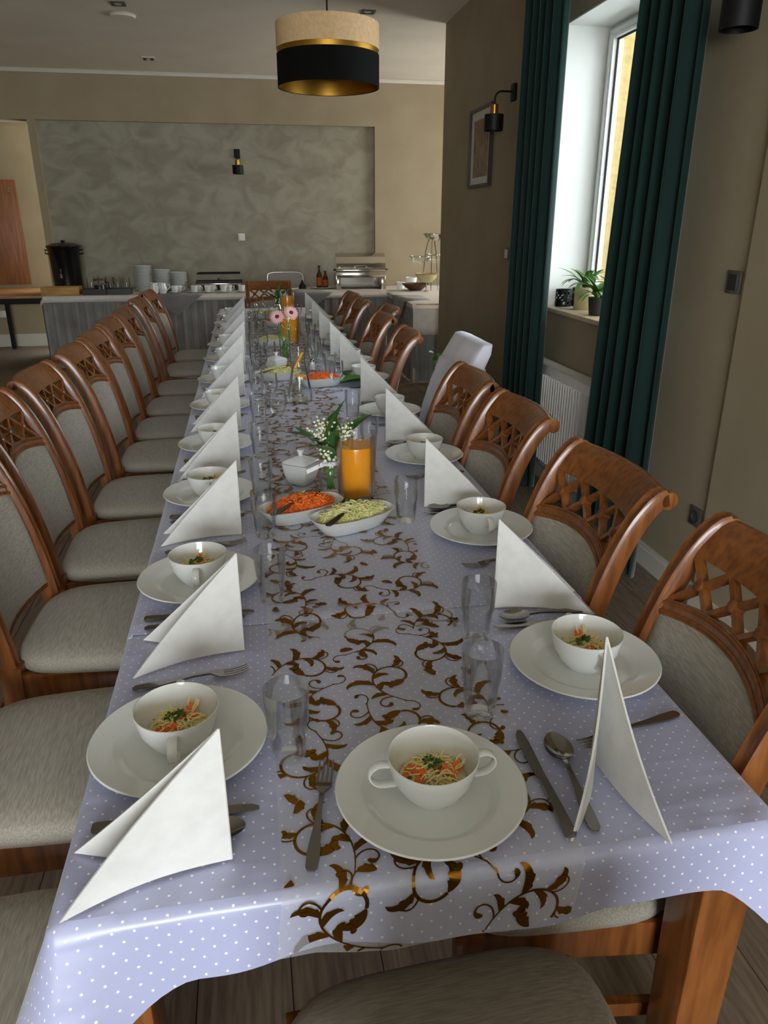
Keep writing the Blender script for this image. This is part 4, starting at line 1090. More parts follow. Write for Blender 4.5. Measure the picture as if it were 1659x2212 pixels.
# lily-of-the-valley vases
LILY = [leaf_mesh('leaf', 0.185, 0.075, 0.5, 'leaf_lily', 8, 0.35), leaf_mesh('leaf', 0.165, 0.062, 0.9, 'leaf_lily', 8, 0.35), leaf_mesh('leaf', 0.15, 0.05, 0.25, 'leaf_lily', 8, 0.35)]
def lily_vase(x, y, label, seed, ribbon_on=True, nst=30):
    r = random.Random(seed); t = thing('lily_vase', label, 'vase', (x, y, TS), 0)
    MB().lathe([(0.0, 0.0), (0.030, 0.0), (0.032, 0.004), (0.032, 0.06), (0.026, 0.08), (0.020, 0.095), (0.023, 0.112), (0.0222, 0.112), (0.019, 0.095), (0.0245, 0.08), (0.0302, 0.06), (0.030, 0.008), (0, 0.007)], 36).build('bottle', 'clear_glass', t)
    st = MB(); bl = MB()
    for k in range(nst):
        a = r.uniform(0, 6.28); sp_ = r.uniform(0.01, 0.075); h = r.uniform(0.165, 0.235)
        top = Vector((sp_ * cos(a) + 0.012, sp_ * sin(a) * 0.8, h)); bot = Vector((r.uniform(-0.012, 0.012), r.uniform(-0.012, 0.012), 0.012))
        mid = bot.lerp(top, 0.55) * 1.0; mid.x *= 0.55; mid.y *= 0.55
        pts = [bot, bot.lerp(mid, 0.5), mid, mid.lerp(top, 0.5), top]
        st.tube(pts, 0.0011, 5)
        for q in range(11):
            u = 0.25 + 0.75 * q / 10; base = mid.lerp(top, u); d = r.uniform(0, 6.28); rr = 0.0062 - 0.0022 * u
            c = base + Vector((0.009 * cos(d), 0.009 * sin(d), -0.004))
            bl.lathe([(0.0, 0.6 * rr), (0.7 * rr, 0.45 * rr), (rr, -0.2 * rr), (0.85 * rr, -0.8 * rr), (0.2 * rr, -0.75 * rr)], 6, c)
    st.build('stems', 'stem_green', t); bl.build('bells', 'lily_bell', t)['kind'] = 'stuff'
    for k, (a, lean, z) in enumerate(((2.0, 0.05, 0.12), (-1.75, 0.55, 0.115), (-1.25, 0.75, 0.11), (1.35, 0.62, 0.115), (1.15, 0.35, 0.105), (3.0, 0.5, 0.10), (0.2, 0.55, 0.09), (-2.6, 0.6, 0.1))):
        o = link('leaf', LILY[k % 3], t); o.location = (0, 0, z)
        # leaf grows along +Y; tilt it up and turn it round the neck
        o.rotation_euler = (pi / 2 - lean, 0, -a)
    if ribbon_on:
        MB().lathe([(0.0235, 0.09), (0.0245, 0.096), (0.0235, 0.102)], 24).build('ribbon', 'ribbon', t)
        for sg in (-1, 1):
            MB().tube([(-0.012, -0.022, 0.097), (-0.018 + sg * 0.012, -0.034, 0.103), (-0.018 + sg * 0.02, -0.036, 0.094), (-0.012, -0.023, 0.096)], [0.002, 0.005, 0.005, 0.002], 6).build('bow_loop', 'ribbon', t)
        c = MB().hexa([(-0.07, -0.036, 0.078), (-0.068, -0.044, 0.078), (-0.022, -0.034, 0.101), (-0.024, -0.026, 0.101)], [(-0.0705, -0.036, 0.079), (-0.0685, -0.044, 0.079), (-0.0225, -0.034, 0.102), (-0.0245, -0.026, 0.102)])
        c.v = [(x_, y_ + 0.0, z_) for x_, y_, z_ in c.v]
        MB().add([(-0.075, -0.034, 0.086), (-0.02, -0.026, 0.107), (-0.018, -0.030, 0.096), (-0.073, -0.038, 0.075)], [(0, 1, 2, 3)]).build('name_tag', 'ribbon', t, smooth=0)
    return t
lily_vase(0.212, 2.135, 'small bottle of lily-of-the-valley with white ribbon behind the juice jug', 2)
lily_vase(0.255, 6.92, 'small bottle of lily-of-the-valley near the table end chair by the buffet', 5, False, 14)
# loose lily leaves on the cloth
p = at(735, 835, TZ)
t = thing('loose_leaves', 'loose green lily leaves lying on the cloth by the window side', 'leaves', (p.x, p.y, TT))
for k, (dx, dy, a) in enumerate(((0.0, 0.0, -1.7), (-0.02, 0.03, 0.4), (0.02, 0.10, -0.6), (0.0, -0.02, -1.2))):
    o = link('leaf', LILY[k % 3], t); o.location = (dx, dy, 0.012 + 0.004 * k); o.rotation_euler = (0.22, 0.1, a)

# gerbera vase
t = thing('gerbera_vase', 'tall clear vase with two pink gerberas and white filler sprays', 'vase', (0.19, 4.36, TS), 0)
MB().lathe([(0.0, 0.0), (0.036, 0.0), (0.036, 0.004), (0.030, 0.10), (0.034, 0.20), (0.0335, 0.201), (0.0322, 0.20), (0.0285, 0.10), (0.034, 0.01), (0.0, 0.009)], 36).build('vase_glass', 'clear_glass', t)
MB().lathe([(0.0, 0.010), (0.0335, 0.0105), (0.0283, 0.10), (0.0290, 0.12), (0.0, 0.12)], 28).build('water', 'clear_glass', t)
def gerbera(c, tilt, az, parent):
    g = MB()
    for ring, (n, l, up) in enumerate(((22, 0.042, 0.0), (18, 0.031, 0.006))):
        for k in range(n):
            a = 2 * pi * k / n + ring * 0.15; ca, sa = cos(a), sin(a); w_ = 0.0052
            P = lambda r, s_, z: (r * ca - s_ * sa, r * sa + s_ * ca, z)
            g.add([P(0.008, -w_ * 0.5, up), P(0.008, w_ * 0.5, up), P(l * 0.6, w_, up + 0.006), P(l * 0.6, -w_, up + 0.006), P(l, w_ * 0.4, up + 0.004), P(l, -w_ * 0.4, up + 0.004)], [(0, 1, 2, 3), (3, 2, 4, 5)])
    h = g.build('petals', 'petal_pink', parent, smooth=180); e_ = MB().lathe([(0.0, -0.006), (0.010, -0.004), (0.014, 0.006), (0.010, 0.011), (0.0, 0.012)], 18).build('flower_eye', 'flower_eye', h)
    h.location = c; h.rotation_euler = (tilt, 0, az)
stm = MB()
for (c, m_) in (((-0.036, -0.03, 0.275), 0), ((0.042, -0.02, 0.295), 1)):
    pts = [(0.0, 0.0, 0.012), (c[0] * 0.2, c[1] * 0.2, 0.10), (c[0] * 0.5, c[1] * 0.5, 0.2), (c[0], c[1], c[2] - 0.004)]
    MB().tube(pts, 0.0032, 8).build('flower_stem', 'stem_green', t); gerbera(c, radians(58), radians(-12 if m_ == 0 else 14), t)
r = random.Random(8)
for k in range(9):
    a = r.uniform(0, 6.28); top = Vector((0.05 * cos(a), 0.04 * sin(a), r.uniform(0.16, 0.30))); stm.tube([(r.uniform(-0.015, 0.015), r.uniform(-0.015, 0.015), 0.012), top * 0.6, top], 0.0012, 5)
stm.build('thin_stems', 'stem_green', t)
fl = MB()
for k in range(90):
    a = r.uniform(0, 6.28); q = 0.068 * math.sqrt(r.random()); z = r.choice([r.uniform(0.30, 0.345), r.uniform(0.20, 0.27), r.uniform(0.10, 0.16)])
    fl.lathe([(0.0, -0.003), (0.0032, 0.0), (0.0, 0.003)], 6, (q * cos(a), q * sin(a), z))
fl.build('filler_blooms', 'lily_bell', t)['kind'] = 'stuff'
for k in range(5):
    o = link('leaf', sprig[k % 2], t); o.location = (0.01 * cos(k), 0.01 * sin(k), 0.04 + 0.02 * k); o.rotation_euler = (1.1, 0, k * 1.3)

# carafe with orange peel
t = thing('water_carafe', 'clear glass carafe of water with an orange peel strip', 'carafe', (0.207, 3.395, TS), 0)
MB().lathe([(0.0, 0.0), (0.054, 0.0), (0.058, 0.004), (0.057, 0.03), (0.047, 0.10), (0.034, 0.160), (0.0285, 0.185), (0.0295, 0.205), (0.036, 0.246), (0.0352, 0.246), (0.0282, 0.205), (0.0272, 0.185), (0.0325, 0.160), (0.0455, 0.10), (0.0552, 0.03), (0.054, 0.012), (0.0, 0.010)], 48).build('carafe_glass', 'clear_glass', t)
MB().lathe([(0.0, 0.011), (0.0535, 0.0125), (0.0548, 0.03), (0.0450, 0.10), (0.0330, 0.155), (0.0, 0.155)], 40).build('water', 'clear_glass', t)
g = MB().grid(lambda a, b2: (-0.018 + 0.038 * (1 - b2) + 0.013 * (a - 0.5) , -0.008 + 0.004 * sin(6 * b2), 0.152 + 0.075 * b2), 2, 8)
g.v = [(-(x), y, z) for x, y, z in g.v]
solid(g.build('orange_peel', 'orange_peel', t, smooth=180), 0.003)
MB().lathe([(0.0, -0.003), (0.026, -0.003), (0.028, 0.0), (0.026, 0.003), (0.0, 0.003)], 24, (0.004, 0.0, 0.12)).build('citrus_slice', 'orange_peel', t)

# salt shaker by the goblets
p = at(675, 800, TZ)
t = thing('salt_shaker', 'small white salt shaker behind the carrot dish past the carafe', 'shaker', (p.x, p.y, TS), 0)
MB().lathe([(0.0, 0.0), (0.016, 0.0), (0.017, 0.004), (0.013, 0.04), (0.012, 0.045)], 20).build('body', 'porcelain', t)
MB().lathe([(0.0125, 0.045), (0.0125, 0.055), (0.008, 0.062), (0.0, 0.063)], 20).build('cap', 'steel', t)

# ------------------------------------------------------------------ window sill
ZS = WZ0 + 0.022
def plant(x, y, pot, r0, r1, h, label, leafm, seed, n, big):
    r = random.Random(seed); t = thing('potted_plant', label, 'plant', (x, y, ZS), 0)
    MB().lathe([(0.0, 0.0), (r0, 0.0), (r0 + 0.002, 0.003), (r1, h), (r1 - 0.004, h), (r1 - 0.006, h - 0.012), (0.0, h - 0.012)], 32).build('pot', pot, t)
    MB().lathe([(r1 - 0.006, h - 0.013), (0.0, h - 0.008)], 20).build('soil', 'soil', t)
    ms = [leaf_mesh('leaf', big, big * 0.20, c, leafm, 8, 0.3) for c in (0.9, 1.5, 2.0)]
    for k in range(n):
        o = link('leaf', ms[k % 3], t); o.location = (r.uniform(-0.01, 0.01), r.uniform(-0.01, 0.01), h - 0.01)
        s_ = r.uniform(0.75, 1.15); o.scale = (s_, s_, s_); o.rotation_euler = (r.uniform(0.7, 1.35), 0, 2 * pi * k / n + r.uniform(-0.25, 0.25))
plant(1.925, 4.19, 'cream_pot', 0.058, 0.062, 0.125, 'leafy plant in a cream pot on the window sill', 'leaf_green', 3, 22, 0.19)
plant(1.862, 3.885, 'dark_pot', 0.040, 0.052, 0.095, 'leafy plant in a dark pot on the window sill', 'leaf_green', 4, 24, 0.18)
plant(1.995, 3.95, 'dark_pot', 0.04, 0.05, 0.09, 'dark-leaved plant at the back of the window sill', 'leaf_dark', 6, 12, 0.20)
def lantern(x, y, r0, h, label):
    t = thing('tealight_holder', label, 'candle holder', (x, y, ZS), 0, 'black openwork tealight holders')
    g = MB(); n, k = 22, 7
    rr = random.Random(int(x * 1000))
    for i in range(n):
        for j in range(k):
            if 0 < j < k - 1 and (i + j) % 2 == 0 and rr.random() < 0.8: continue
            a0, a1 = 2 * pi * i / n, 2 * pi * (i + 1) / n; z0, z1 = h * j / k, h * (j + 1) / k
            g.add([(r0 * cos(a0), r0 * sin(a0), z0), (r0 * cos(a1), r0 * sin(a1), z0), (r0 * cos(a1), r0 * sin(a1), z1), (r0 * cos(a0), r0 * sin(a0), z1)], [(0, 1, 2, 3)])
    solid(g.build('openwork', 'black_metal', t, smooth=0), 0.0015)
    MB().lathe([(0.0, 0.0), (r0, 0.0), (r0, 0.003), (0.0, 0.003)], 22).build('base', 'black_metal', t)
    MB().lathe([(0.0, 0.003), (0.02, 0.003), (0.02, 0.02), (0.0, 0.02)], 16).build('candle', 'soft_wax', t)
lantern(1.872, 4.375, 0.046, 0.098, 'black openwork tealight holder at the sill corner by the curtain')
lantern(1.985, 4.385, 0.05, 0.105, 'larger black openwork tealight holder next to the window frame')

# ------------------------------------------------------------------ buffet
BZ = 0.785; BF = 8.86; BX0, BX1 = -2.21, 1.62; AX0, AX1, AY0 = 1.62, 2.55, 7.42
t = thing('buffet_table', 'long buffet table behind the grey pleated skirt', 'table', (0, 0, 0))
MB().box(BX0 + 0.02, BX1 - 0.002, BF + 0.02, YB - 0.01, 0.74, BZ - 0.006).build('table_top', 'oak', t, smooth=0)
for x in (BX0 + 0.08, -0.4, BX1 - 0.08):
    for y in (BF + 0.09, YB - 0.06): MB().tube([(x, y, 0), (x, y, 0.74)], 0.02, 10).build('leg', 'black_metal', t)
t = thing('buffet_table', 'short buffet table turning along the window wall corner', 'table', (0, 0, 0))
MB().box(AX0 + 0.02, AX1, AY0 + 0.02, YB - 0.05, 0.74, BZ - 0.006).build('table_top', 'oak', t, smooth=0)
for x in (AX0 + 0.09, AX1 - 0.08):
    for y in (AY0 + 0.09, YB - 0.12): MB().tube([(x, y, 0), (x, y, 0.74)], 0.02, 10).build('leg', 'black_metal', t)
def pleats(p0, p1, n, label, seed):
    r = random.Random(seed); d = Vector((p1[0] - p0[0], p1[1] - p0[1], 0)); L_ = d.length; d.normalize(); nn = Vector((d.y, -d.x, 0))
    k = int(L_ / 0.012)
    ph = [r.uniform(0, 6.28) for _ in range(5)]
    def fn(a, b2):
        s_ = a * L_; amp = 0.010 + 0.014 * (1 - b2)
        off = amp * (sin(2 * pi * s_ / 0.105 + 0.9 * sin(s_ * 5 + ph[0])) * 0.7 + 0.3 * sin(2 * pi * s_ / 0.047 + ph[1]))
        P = Vector((p0[0], p0[1], 0)) + d * s_ + nn * (off + 0.012)
        return (P.x, P.y, 0.012 + b2 * (0.752 - 0.012))
    o = MB().grid(fn, k, 5).build('table_skirt', 'skirt_fabric', smooth=180); tag(o, label, 'table skirt', 'grey pleated skirts'); return o
pleats((BX0, BF), (BX1 - 0.01, BF), 40, 'grey pleated skirt along the long buffet table', 1)
pleats((AX0 - 0.0, BF - 0.03), (AX0 - 0.0, AY0), 20, 'grey pleated skirt along the side of the short buffet table', 2)
pleats((AX0 + 0.01, AY0), (AX1, AY0), 20, 'grey pleated skirt across the end of the short buffet table', 3)
def drape_cloth(name, x0, x1, y0, y1, hangs, label, m, z):
    """hangs: front, left overhang lengths"""
    fr, le = hangs
    def fn(a, b2):
        u = -le + (x1 - x0 + le) * a; v_ = -fr + (y1 - y0 + fr) * b2
        x = x0 + max(u, 0); y = y0 + max(v_, 0); zz = z
        if v_ < 0: zz += v_; y -= 0.028 + 0.006 * sin(u * 9)
        if u < 0: zz += u; x -= 0.02
        return (x, y, zz - 0.0 + 0.0008 * sin(u * 21))
    o = MB().grid(fn, 60, 30).build(name, m, smooth=30); solid(o, 0.0015); return tag(o, label, 'tablecloth', 'buffet cloths')
drape_cloth('buffet_cloth', BX0, BX1 - 0.006, BF, YB - 0.012, (0.062, 0.05), 'white linen cloth on the long buffet table', 'linen_white', BZ)
drape_cloth('buffet_cloth', AX0, AX1, AY0, YB - 0.055, (0.30, 0.055), 'white linen cloth hanging low on the short buffet table', 'linen_white', BZ)
def topper(xc, hw_, drop, yb_, label):
    g = MB()
    z = BZ + 0.0028
    g.add([(xc - hw_, BF - 0.034, z), (xc + hw_, BF - 0.034, z), (xc + hw_ * 0.6, yb_, z), (xc - hw_ * 0.6, yb_, z)], [(0, 1, 2, 3)])
    n = 12
    def fn(a, b2):
        x = xc + hw_ * (2 * a - 1) * (1 - b2); return (x, BF - 0.040 - 0.004 * sin(x * 14), z - drop * b2)
    q = g.grid(fn, n, 8).build('topper_cloth', 'skirt_fabric', smooth=60); solid(q, 0.0015); return tag(q, label, 'tablecloth', 'grey pointed toppers')
topper(-0.80, 0.30, 0.235, 9.4, 'grey topper cloth hanging in a point below the milk jugs')
topper(0.62, 0.34, 0.25, 9.2, 'grey topper cloth hanging in a point below the bottles')
o = MB().grid(lambda a, b2: (AX0 - 0.045, 8.05 + 0.38 * (2 * a - 1) * (1 - b2), BZ + 0.003 - 0.26 * b2), 10, 8).add([(AX0 - 0.045, 7.67, BZ + 0.003), (AX0 - 0.045, 8.43, BZ + 0.003), (AX0 + 0.25, 8.3, BZ + 0.003), (AX0 + 0.25, 7.8, BZ + 0.003)], [(0, 1, 2, 3)]).build('topper_cloth', 'skirt_fabric', smooth=60)
solid(o, 0.0015); tag(o, 'grey topper cloth hanging from the side of the short buffet table', 'tablecloth', 'grey pointed toppers')
ZB = BZ + 0.002
def bx(px, y): # x on the buffet under photo column px at depth y
    w = c2w(Vector((px - CX, 622 - CY, FPX))); return CAM.x + w.x * (y - CAM.y) / w.y
# urn
y = 9.5; x = bx(150, y)
t = thing('hot_water_urn', 'tall black hot water urn on the buffet', 'urn', (x, y, ZB))
MB().lathe([(0.0, 0.0), (0.17, 0.0), (0.17, 0.03), (0.155, 0.045), (0.158, 0.10), (0.168, 0.46), (0.18, 0.475), (0.19, 0.495), (0.185, 0.505), (0.12, 0.53), (0.0, 0.54)], 48).build('body', 'urn_black', t)
MB().lathe([(0.0, 0.54), (0.02, 0.54), (0.025, 0.56), (0.0, 0.565)], 16).build('lid_knob', 'urn_black', t)
for sx in (-1, 1): MB().tube([(sx * 0.165, 0, 0.45), (sx * 0.205, 0, 0.46), (sx * 0.205, 0, 0.42), (sx * 0.163, 0, 0.41)], 0.009, 8).build('handle', 'black_plastic', t)
MB().tube([(0.14, -0.10, 0.085), (0.18, -0.15, 0.085), (0.185, -0.155, 0.05)], 0.012, 8).build('tap', 'steel_bright', t); tap = t.children[-1]
MB().box(0.168, 0.182, -0.15, -0.136, 0.09, 0.15).build('tap_lever', 'black_plastic', tap, bevel=0.002)
for k, (zz, ww) in enumerate(((0.36, 0.018), (0.30, 0.012), (0.265, 0.014), (0.235, 0.012), (0.20, 0.016), (0.12, 0.02))):
    a = radians(-118); r_ = 0.165
    MB().box(-ww, ww * 0.4, -0.003, 0.0, -0.006, 0.006).build('gauge_mark', 'print_white', t, smooth=0)
    q = t.children[-1]; q.location = (0.163 * cos(a), 0.163 * sin(a) - 0.004, zz); q.rotation_euler = (0, 0, radians(-28))
# crate and trays
y = 9.08; x = bx(133, y)
t = thing('wooden_crate', 'shallow wooden crate before the black urn', 'crate', (x, y, ZB))
for a in ((-0.20, 0.20, -0.10, -0.088), (-0.20, 0.20, 0.088, 0.10), (-0.20, -0.188, -0.088, 0.088), (0.188, 0.20, -0.088, 0.088)): MB().box(*a, 0.0, 0.085).build('board', 'crate_wood', t, bevel=0.002)
MB().box(-0.188, 0.188, -0.088, 0.088, 0.0, 0.01).build('base_board', 'crate_wood', t, smooth=0)
y = 9.06
for px, w_, lab in ((207, 0.13, 'black tray under the french press'), (258, 0.13, 'black tray beside the french press')):
    t = thing('black_tray', lab, 'tray', (bx(px, y), y, ZB))
    MB().box(-w_, w_, -0.09, 0.09, 0.0, 0.008).build('tray_base', 'black_plastic', t, smooth=0)
    for a in ((-w_, w_, -0.09, -0.084), (-w_, w_, 0.084, 0.09), (-w_, -w_ + 0.006, -0.084, 0.084), (w_ - 0.006, w_, -0.084, 0.084)): MB().box(*a, 0.008, 0.06).build('tray_side', 'black_plastic', t, smooth=0)
y = 9.07; t = thing('french_press', 'black french press coffee pot on the buffet tray', 'coffee pot', (bx(216, y), y, ZB + 0.009))
MB().lathe([(0.0, 0.0), (0.062, 0.0), (0.062, 0.085), (0.06, 0.09), (0.06, 0.0905), (0.0, 0.091)], 32).build('holder', 'black_plastic', t)
MB().lathe([(0.06, 0.09), (0.06, 0.135), (0.057, 0.135)], 32).build('glass_body', 'clear_glass', t)
MB().lathe([(0.0, 0.135), (0.064, 0.135), (0.064, 0.15), (0.02, 0.158), (0.0, 0.158)], 32).build('lid', 'brown_bowl', t)
MB().tube([(0, 0, 0.158), (0, 0, 0.185)], 0.004, 6).build('plunger_rod', 'steel', t)
MB().tube([(0.06, 0, 0.12), (0.10, 0, 0.11), (0.10, 0, 0.04), (0.06, 0, 0.03)], 0.008, 8).build('handle', 'black_plastic', t)
# glasses on the buffet
for k, px in enumerate((198, 222, 238, 255, 274)):
    y = 9.34 + 0.03 * (k % 2); o = link('buffet_glass', MB().lathe([(0.0, 0.0), (0.034, 0.0), (0.045, 0.075), (0.042, 0.165), (0.040, 0.165), (0.043, 0.075), (0.032, 0.008), (0.0, 0.008)], 24).mesh('buffet_glass', 'clear_glass'))
    place(o, (bx(px, y), y, ZB)); tag(o, 'clear tall glass in the row behind the french press', 'glass', 'glasses behind the french press')
# plate stacks
def stack(px, y, n, r_, lab):
    me = MB().lathe([(0.0, 0.0), (r_ * 0.6, 0.0), (r_ * 0.66, 0.004), (r_, 0.02), (r_, 0.023), (r_ * 0.64, 0.008), (0.0, 0.005)], 32).mesh('stacked_plate', 'porcelain', smooth=25)
    for k in range(n):
        o = link('stacked_plate', me); place(o, (bx(px, y) + random.uniform(-0.003, 0.003), y + random.uniform(-0.003, 0.003), ZB + k * 0.0155))
        tag(o, '%s plate from the bottom of the %s plate stack on the buffet' % (ORD[k + 1], lab), 'plate', 'stacked white plates')
stack(312, 9.36, 18, 0.105, 'tallest')
stack(354, 9.40, 15, 0.10, 'middle-height')
stack(388, 9.42, 13, 0.10, 'lowest')
# milk jugs and coffee cups
def pitcher(px, y, label):
    t = thing('milk_jug', label, 'jug', (bx(px, y), y, ZB), radians(random.uniform(-30, 30)), 'white milk jugs')
    MB().lathe([(0.0, 0.0), (0.036, 0.0), (0.05, 0.03), (0.052, 0.06), (0.04, 0.10), (0.042, 0.118), (0.039, 0.118), (0.036, 0.10), (0.046, 0.06), (0.0, 0.008)], 32).build('jug_body', 'porcelain', t)
    MB().tube([(0.04, 0, 0.10), (0.075, 0, 0.098), (0.082, 0, 0.07), (0.05, 0, 0.04)], 0.006, 8).build('handle', 'porcelain', t)
    MB().tube([(-0.038, 0, 0.105), (-0.056, 0, 0.122)], [0.013, 0.005], 8).build('spout', 'porcelain', t)
pitcher(333, 8.99, 'white milk jug before the tallest plate stack'); pitcher(351, 9.02, 'white milk jug before the middle plate stack')
sau = MB().lathe([(0.0, 0.0), (0.04, 0.0), (0.072, 0.014), (0.072, 0.017), (0.04, 0.005), (0.0, 0.004)], 28).mesh('saucer', 'porcelain')
cupm = MB().lathe([(0.0, 0.0), (0.024, 0.0), (0.036, 0.03), (0.041, 0.075), (0.039, 0.075), (0.034, 0.03), (0.0, 0.006)], 28).mesh('cup_body', 'porcelain')
hnd = MB().tube([(0.037, 0, 0.062), (0.062, 0, 0.06), (0.064, 0, 0.035), (0.033, 0, 0.022)], 0.005, 8).mesh('handle', 'porcelain')
for k, px in enumerate((377, 386, 420, 428, 449, 459, 483, 494, 522)):
    y = 9.05 + 0.10 * (k % 2); x = bx(px, y)
    if k % 2 == 0 or k == 8:
        o = link('saucer', sau); place(o, (x, y, ZB)); tag(o, 'white saucer in the row of coffee cups on the buffet', 'saucer', 'saucers on the buffet'); zz = ZB + 0.0045
    else: zz = ZB
    t = thing('coffee_cup', 'white coffee cup in the row before the glass-lidded warmer', 'cup', (x, y, zz), radians(random.uniform(-60, 20)), 'coffee cups on the buffet')
    link('cup_body', cupm, t); link('handle', hnd, t)
# glass-lidded warmer
y = 9.5; x = bx(475, y)
t = thing('glass_lid_warmer', 'low rectangular food warmer with glass lid on the buffet', 'food warmer', (x, y, ZB))
MB().box(-0.26, 0.26, -0.17, 0.17, 0.06, 0.085).build('body', 'steel_bright', t, bevel=0.006)
for sx in (-0.2, 0.0, 0.2): MB().tube([(sx, -0.12, 0), (sx, -0.12, 0.06)], 0.018, 10).build('foot', 'black_plastic', t)
for sx in (-0.2, 0.2): MB().tube([(sx, 0.12, 0), (sx, 0.12, 0.06)], 0.018, 10).build('foot', 'black_plastic', t)
MB().hexa([(-0.265, -0.175, 0.088), (0.265, -0.175, 0.088), (0.265, 0.175, 0.088), (-0.265, 0.175, 0.088)], [(-0.25, -0.10, 0.185), (0.25, -0.10, 0.185), (0.25, 0.12, 0.185), (-0.25, 0.12, 0.185)]).build('glass_lid', 'clear_glass', t, smooth=0)
fr = MB()
for q in ([(-0.265, -0.175, 0.09), (0.265, -0.175, 0.09), (0.265, 0.175, 0.09), (-0.265, 0.175, 0.09)], [(-0.25, -0.10, 0.186), (0.25, -0.10, 0.186), (0.25, 0.12, 0.186), (-0.25, 0.12, 0.186)]): fr.tube(q, 0.007, 6, closed=True)
fr.build('lid_frame', 'black_metal', t)
MB().lathe([(0, 0), (0.014, 0.0), (0.014, 0.02), (0, 0.022)], 12, (0, -0.15, 0.12)).build('knob', 'black_plastic', t)
# roll-top cover
y = 9.5; x = bx(617, y)
t = thing('serving_tray_cover', 'brushed steel tray leaning against the plaster wall', 'tray', (x, y, ZB))
lp = []
for dy in (-0.02, 0.02): lp.append([(a, dy + b2 * 0.10, 0.095 + b2) for a, b2, _ in sell(0.215, 0.095, 40, 0, 5)])
MB().loft(lp).build('tray_face', 'radiator_grille', t)
MB().tube([(a, -0.02 + b2 * 0.10, 0.095 + b2) for a, b2, _ in sell(0.215, 0.095, 40, 0, 5)], 0.006, 6, closed=True).build('rim', 'steel', t)
MB().lathe([(0, 0), (0.045, 0), (0.04, 0.04), (0.015, 0.07), (0.01, 0.10), (0, 0.10)], 20, (0.2, -0.08, 0)).build('foot', 'black_plastic', t)
# bottles on a plate
y = 9.42; x = bx(697, y)
o = link('bottle_plate', MB().lathe([(0.0, 0.0), (0.09, 0.0), (0.15, 0.014), (0.15, 0.018), (0.09, 0.006), (0.0, 0.005)], 36).mesh('bottle_plate', 'porcelain')); place(o, (x, y, ZB)); tag(o, 'white plate under the amber sauce bottles', 'plate')
for px, h, lab in ((690, 0.26, 'tall dark bottle standing on the white buffet plate'), (703, 0.20, 'shorter amber bottle standing on the white buffet plate')):
    t = thing('sauce_bottle', lab, 'bottle', (bx(px, y), y - 0.01, ZB + 0.0055), 0, 'sauce bottles')
    MB().lathe([(0.0, 0.0), (0.033, 0.0), (0.034, 0.005), (0.034, h * 0.58), (0.014, h * 0.75), (0.013, h * 0.92), (0.0, h * 0.92)], 24).build('bottle_glass', 'amber_bottle', t)
    MB().lathe([(0.015, h * 0.9), (0.015, h), (0.0, h)], 16).build('cap', 'black_plastic', t)
    MB().lathe([(0.0346, h * 0.12), (0.0346, h * 0.48)], 24).build('paper_label', 'bottle_label', t)
# chafing dish
y = 9.40; x = bx(777, y)
t = thing('chafing_dish', 'polished steel roll-top chafing dish on the buffet', 'chafing dish', (x, y, ZB), radians(-3))
hw_ = 0.295
lp = []
for xx in (-hw_, hw_):
    lp.append([(xx, 0.2 * cos(a * pi / 14), 0.235 + 0.175 * sin(a * pi / 14)) for a in range(15)])
MB().loft(lp).build('roll_lid', 'steel_bright', t, smooth=50); roll = t.children[-1]
fr = MB().box(-hw_, hw_, -0.2, 0.2, 0.2, 0.232); fr.build('water_pan', 'steel_bright', t, bevel=0.006)
fr = MB()
fr.box(-hw_, hw_, -0.2, -0.185, 0.13, 0.2); fr.box(-hw_, -hw_ + 0.05, -0.2, -0.185, 0.0, 0.13); fr.box(hw_ - 0.05, hw_, -0.2, -0.185, 0.0, 0.13)
fr.build('front_frame', 'steel_bright', t, bevel=0.003)
for sx in (-1, 1): MB().box(sx * hw_ - 0.006, sx * hw_ + 0.006, -0.2, 0.2, 0.0, 0.2).build('side_frame', 'steel_bright', t, bevel=0.003)
MB().box(-hw_, hw_, 0.185, 0.2, 0.0, 0.2).build('rear_frame', 'steel_bright', t, smooth=0)
MB().tube([(-0.07, -0.2, 0.265), (-0.07, -0.235, 0.268), (0.07, -0.235, 0.268), (0.07, -0.2, 0.265)], 0.008, 8).build('lid_handle', 'steel_bright', roll)
for sx in (-1, 1): MB().tube([(sx * hw_, -0.15, 0.225), (sx * (hw_ + 0.03), -0.16, 0.222), (sx * (hw_ + 0.03), -0.10, 0.222), (sx * hw_, -0.09, 0.225)], 0.007, 8).build('side_handle', 'black_plastic', t)
MB().lathe([(0, 0.018), (0.02, 0.014), (0.02, 0), (0, 0)], 14, (-hw_ + 0.03, -0.19, 0.245)).build('hinge_cap', 'steel_bright', t)
# small bowls and bread basket on the short buffet table
y = 9.25
for px, r_, h, lab in ((866, 0.055, 0.075, 'small round white bowl beside the chafing dish'), (888, 0.075, 0.12, 'square-looking white bowl behind the brown bowl')):
    o = link('white_bowl', MB().lathe([(0.0, 0.0), (r_ * 0.75, 0.0), (r_, h), (r_ - 0.005, h), (r_ * 0.7, 0.008), (0.0, 0.008)], 32).mesh('white_bowl', 'porcelain')); place(o, (bx(px, y + (0.15 if px > 880 else 0)), y + (0.15 if px > 880 else 0), ZB)); tag(o, lab, 'bowl', 'white bowls on the buffet')
y = 8.95; o = link('brown_bowl', MB().lathe([(0.0, 0.0), (0.07, 0.0), (0.165, 0.075), (0.16, 0.078), (0.065, 0.01), (0.0, 0.01)], 36).mesh('brown_bowl', 'brown_bowl')); place(o, (bx(897, y), y, ZB)); tag(o, 'wide brown bowl under the tiered stand', 'bowl')
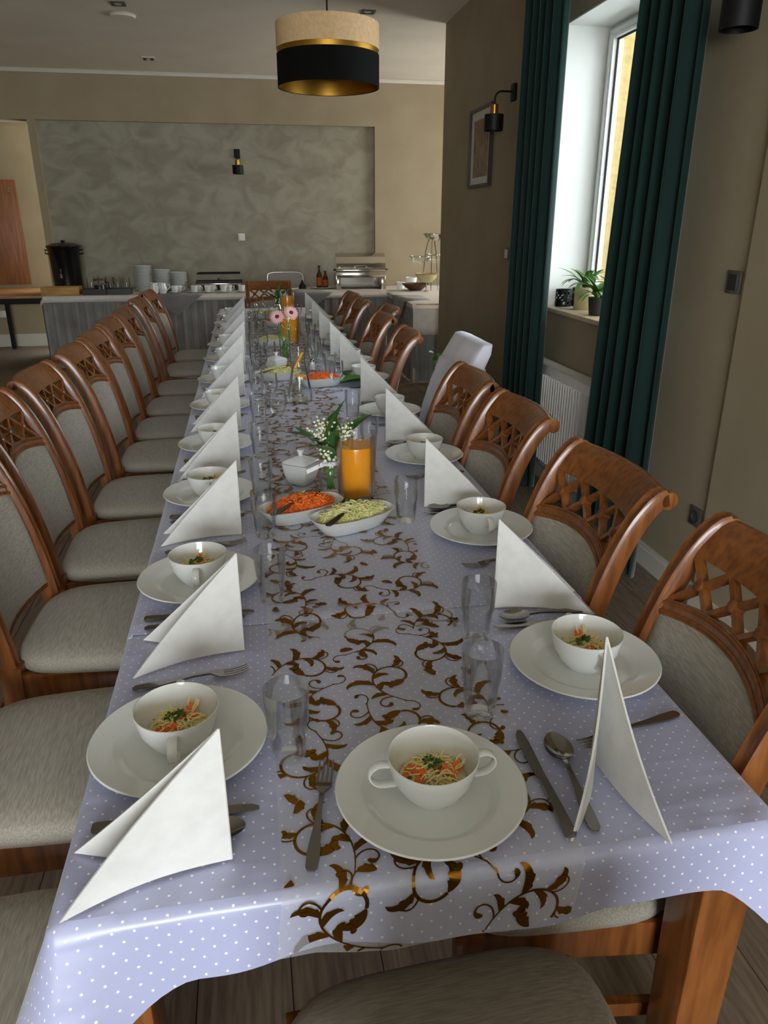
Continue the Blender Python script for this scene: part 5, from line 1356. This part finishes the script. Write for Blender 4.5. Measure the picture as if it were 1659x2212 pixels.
# tiered bowl stand
y = 8.85; x = bx(930, y)
t = thing('tiered_stand', 'tall steel stand carrying glass and cream bowls at the buffet corner', 'serving stand', (x, y, ZB))
for sx in (-1, 1):
    MB().tube([(sx * 0.10, 0.05, 0.0), (sx * 0.06, 0.02, 0.45), (0.02 * sx, 0, 0.62)], 0.006, 8).build('stand_leg', 'steel_bright', t)
MB().tube([(0, -0.02, 0.0), (0, -0.02, 0.64)], 0.006, 8).build('pole', 'steel_bright', t)
def sbowl(c, r_, h, m, nm):
    MB().lathe([(0.0, 0.0), (r_ * 0.45, 0.004), (r_ * 0.85, h * 0.5), (r_, h), (r_ - 0.004, h), (r_ * 0.82, h * 0.52), (0.0, 0.01)], 32, c).build(nm, m, t)
    MB().tube(circ(c[0], c[1], r_ + 0.004, 24, c[2] + h * 0.92), 0.004, 6, closed=True).build('ring', 'steel_bright', t)
sbowl((-0.07, -0.08, 0.10), 0.13, 0.10, 'cream_pot', 'cream_bowl'); sbowl((-0.13, 0.02, 0.29), 0.12, 0.10, 'clear_glass', 'glass_bowl'); sbowl((0.07, -0.02, 0.31), 0.13, 0.10, 'clear_glass', 'glass_bowl'); sbowl((0.03, 0, 0.55), 0.125, 0.085, 'steel_bright', 'steel_bowl')
MB().lathe([(0.0, 0.0), (0.03, 0.0), (0.03, 0.008), (0.008, 0.012), (0.008, 0.10), (0.0, 0.10)], 16, (-0.07, -0.08, 0.0)).build('bowl_foot', 'steel_bright', t)

# ------------------------------------------------------------------ put each empty at the base of its thing
bpy.context.view_layer.update()
for o in [q for q in COL.objects if q.type == 'EMPTY' and q.parent is None]:
    if o.location.length > 1e-6: continue
    pts = [c.matrix_world @ Vector(b_) for c in o.children if c.type == 'MESH' for b_ in c.bound_box]
    if not pts: continue
    lo = [min(p_[i] for p_ in pts) for i in range(3)]; hi = [max(p_[i] for p_ in pts) for i in range(3)]
    d = Vector(((lo[0] + hi[0]) / 2, (lo[1] + hi[1]) / 2, lo[2]))
    o.location = d
    for c in o.children: c.location = c.location - d
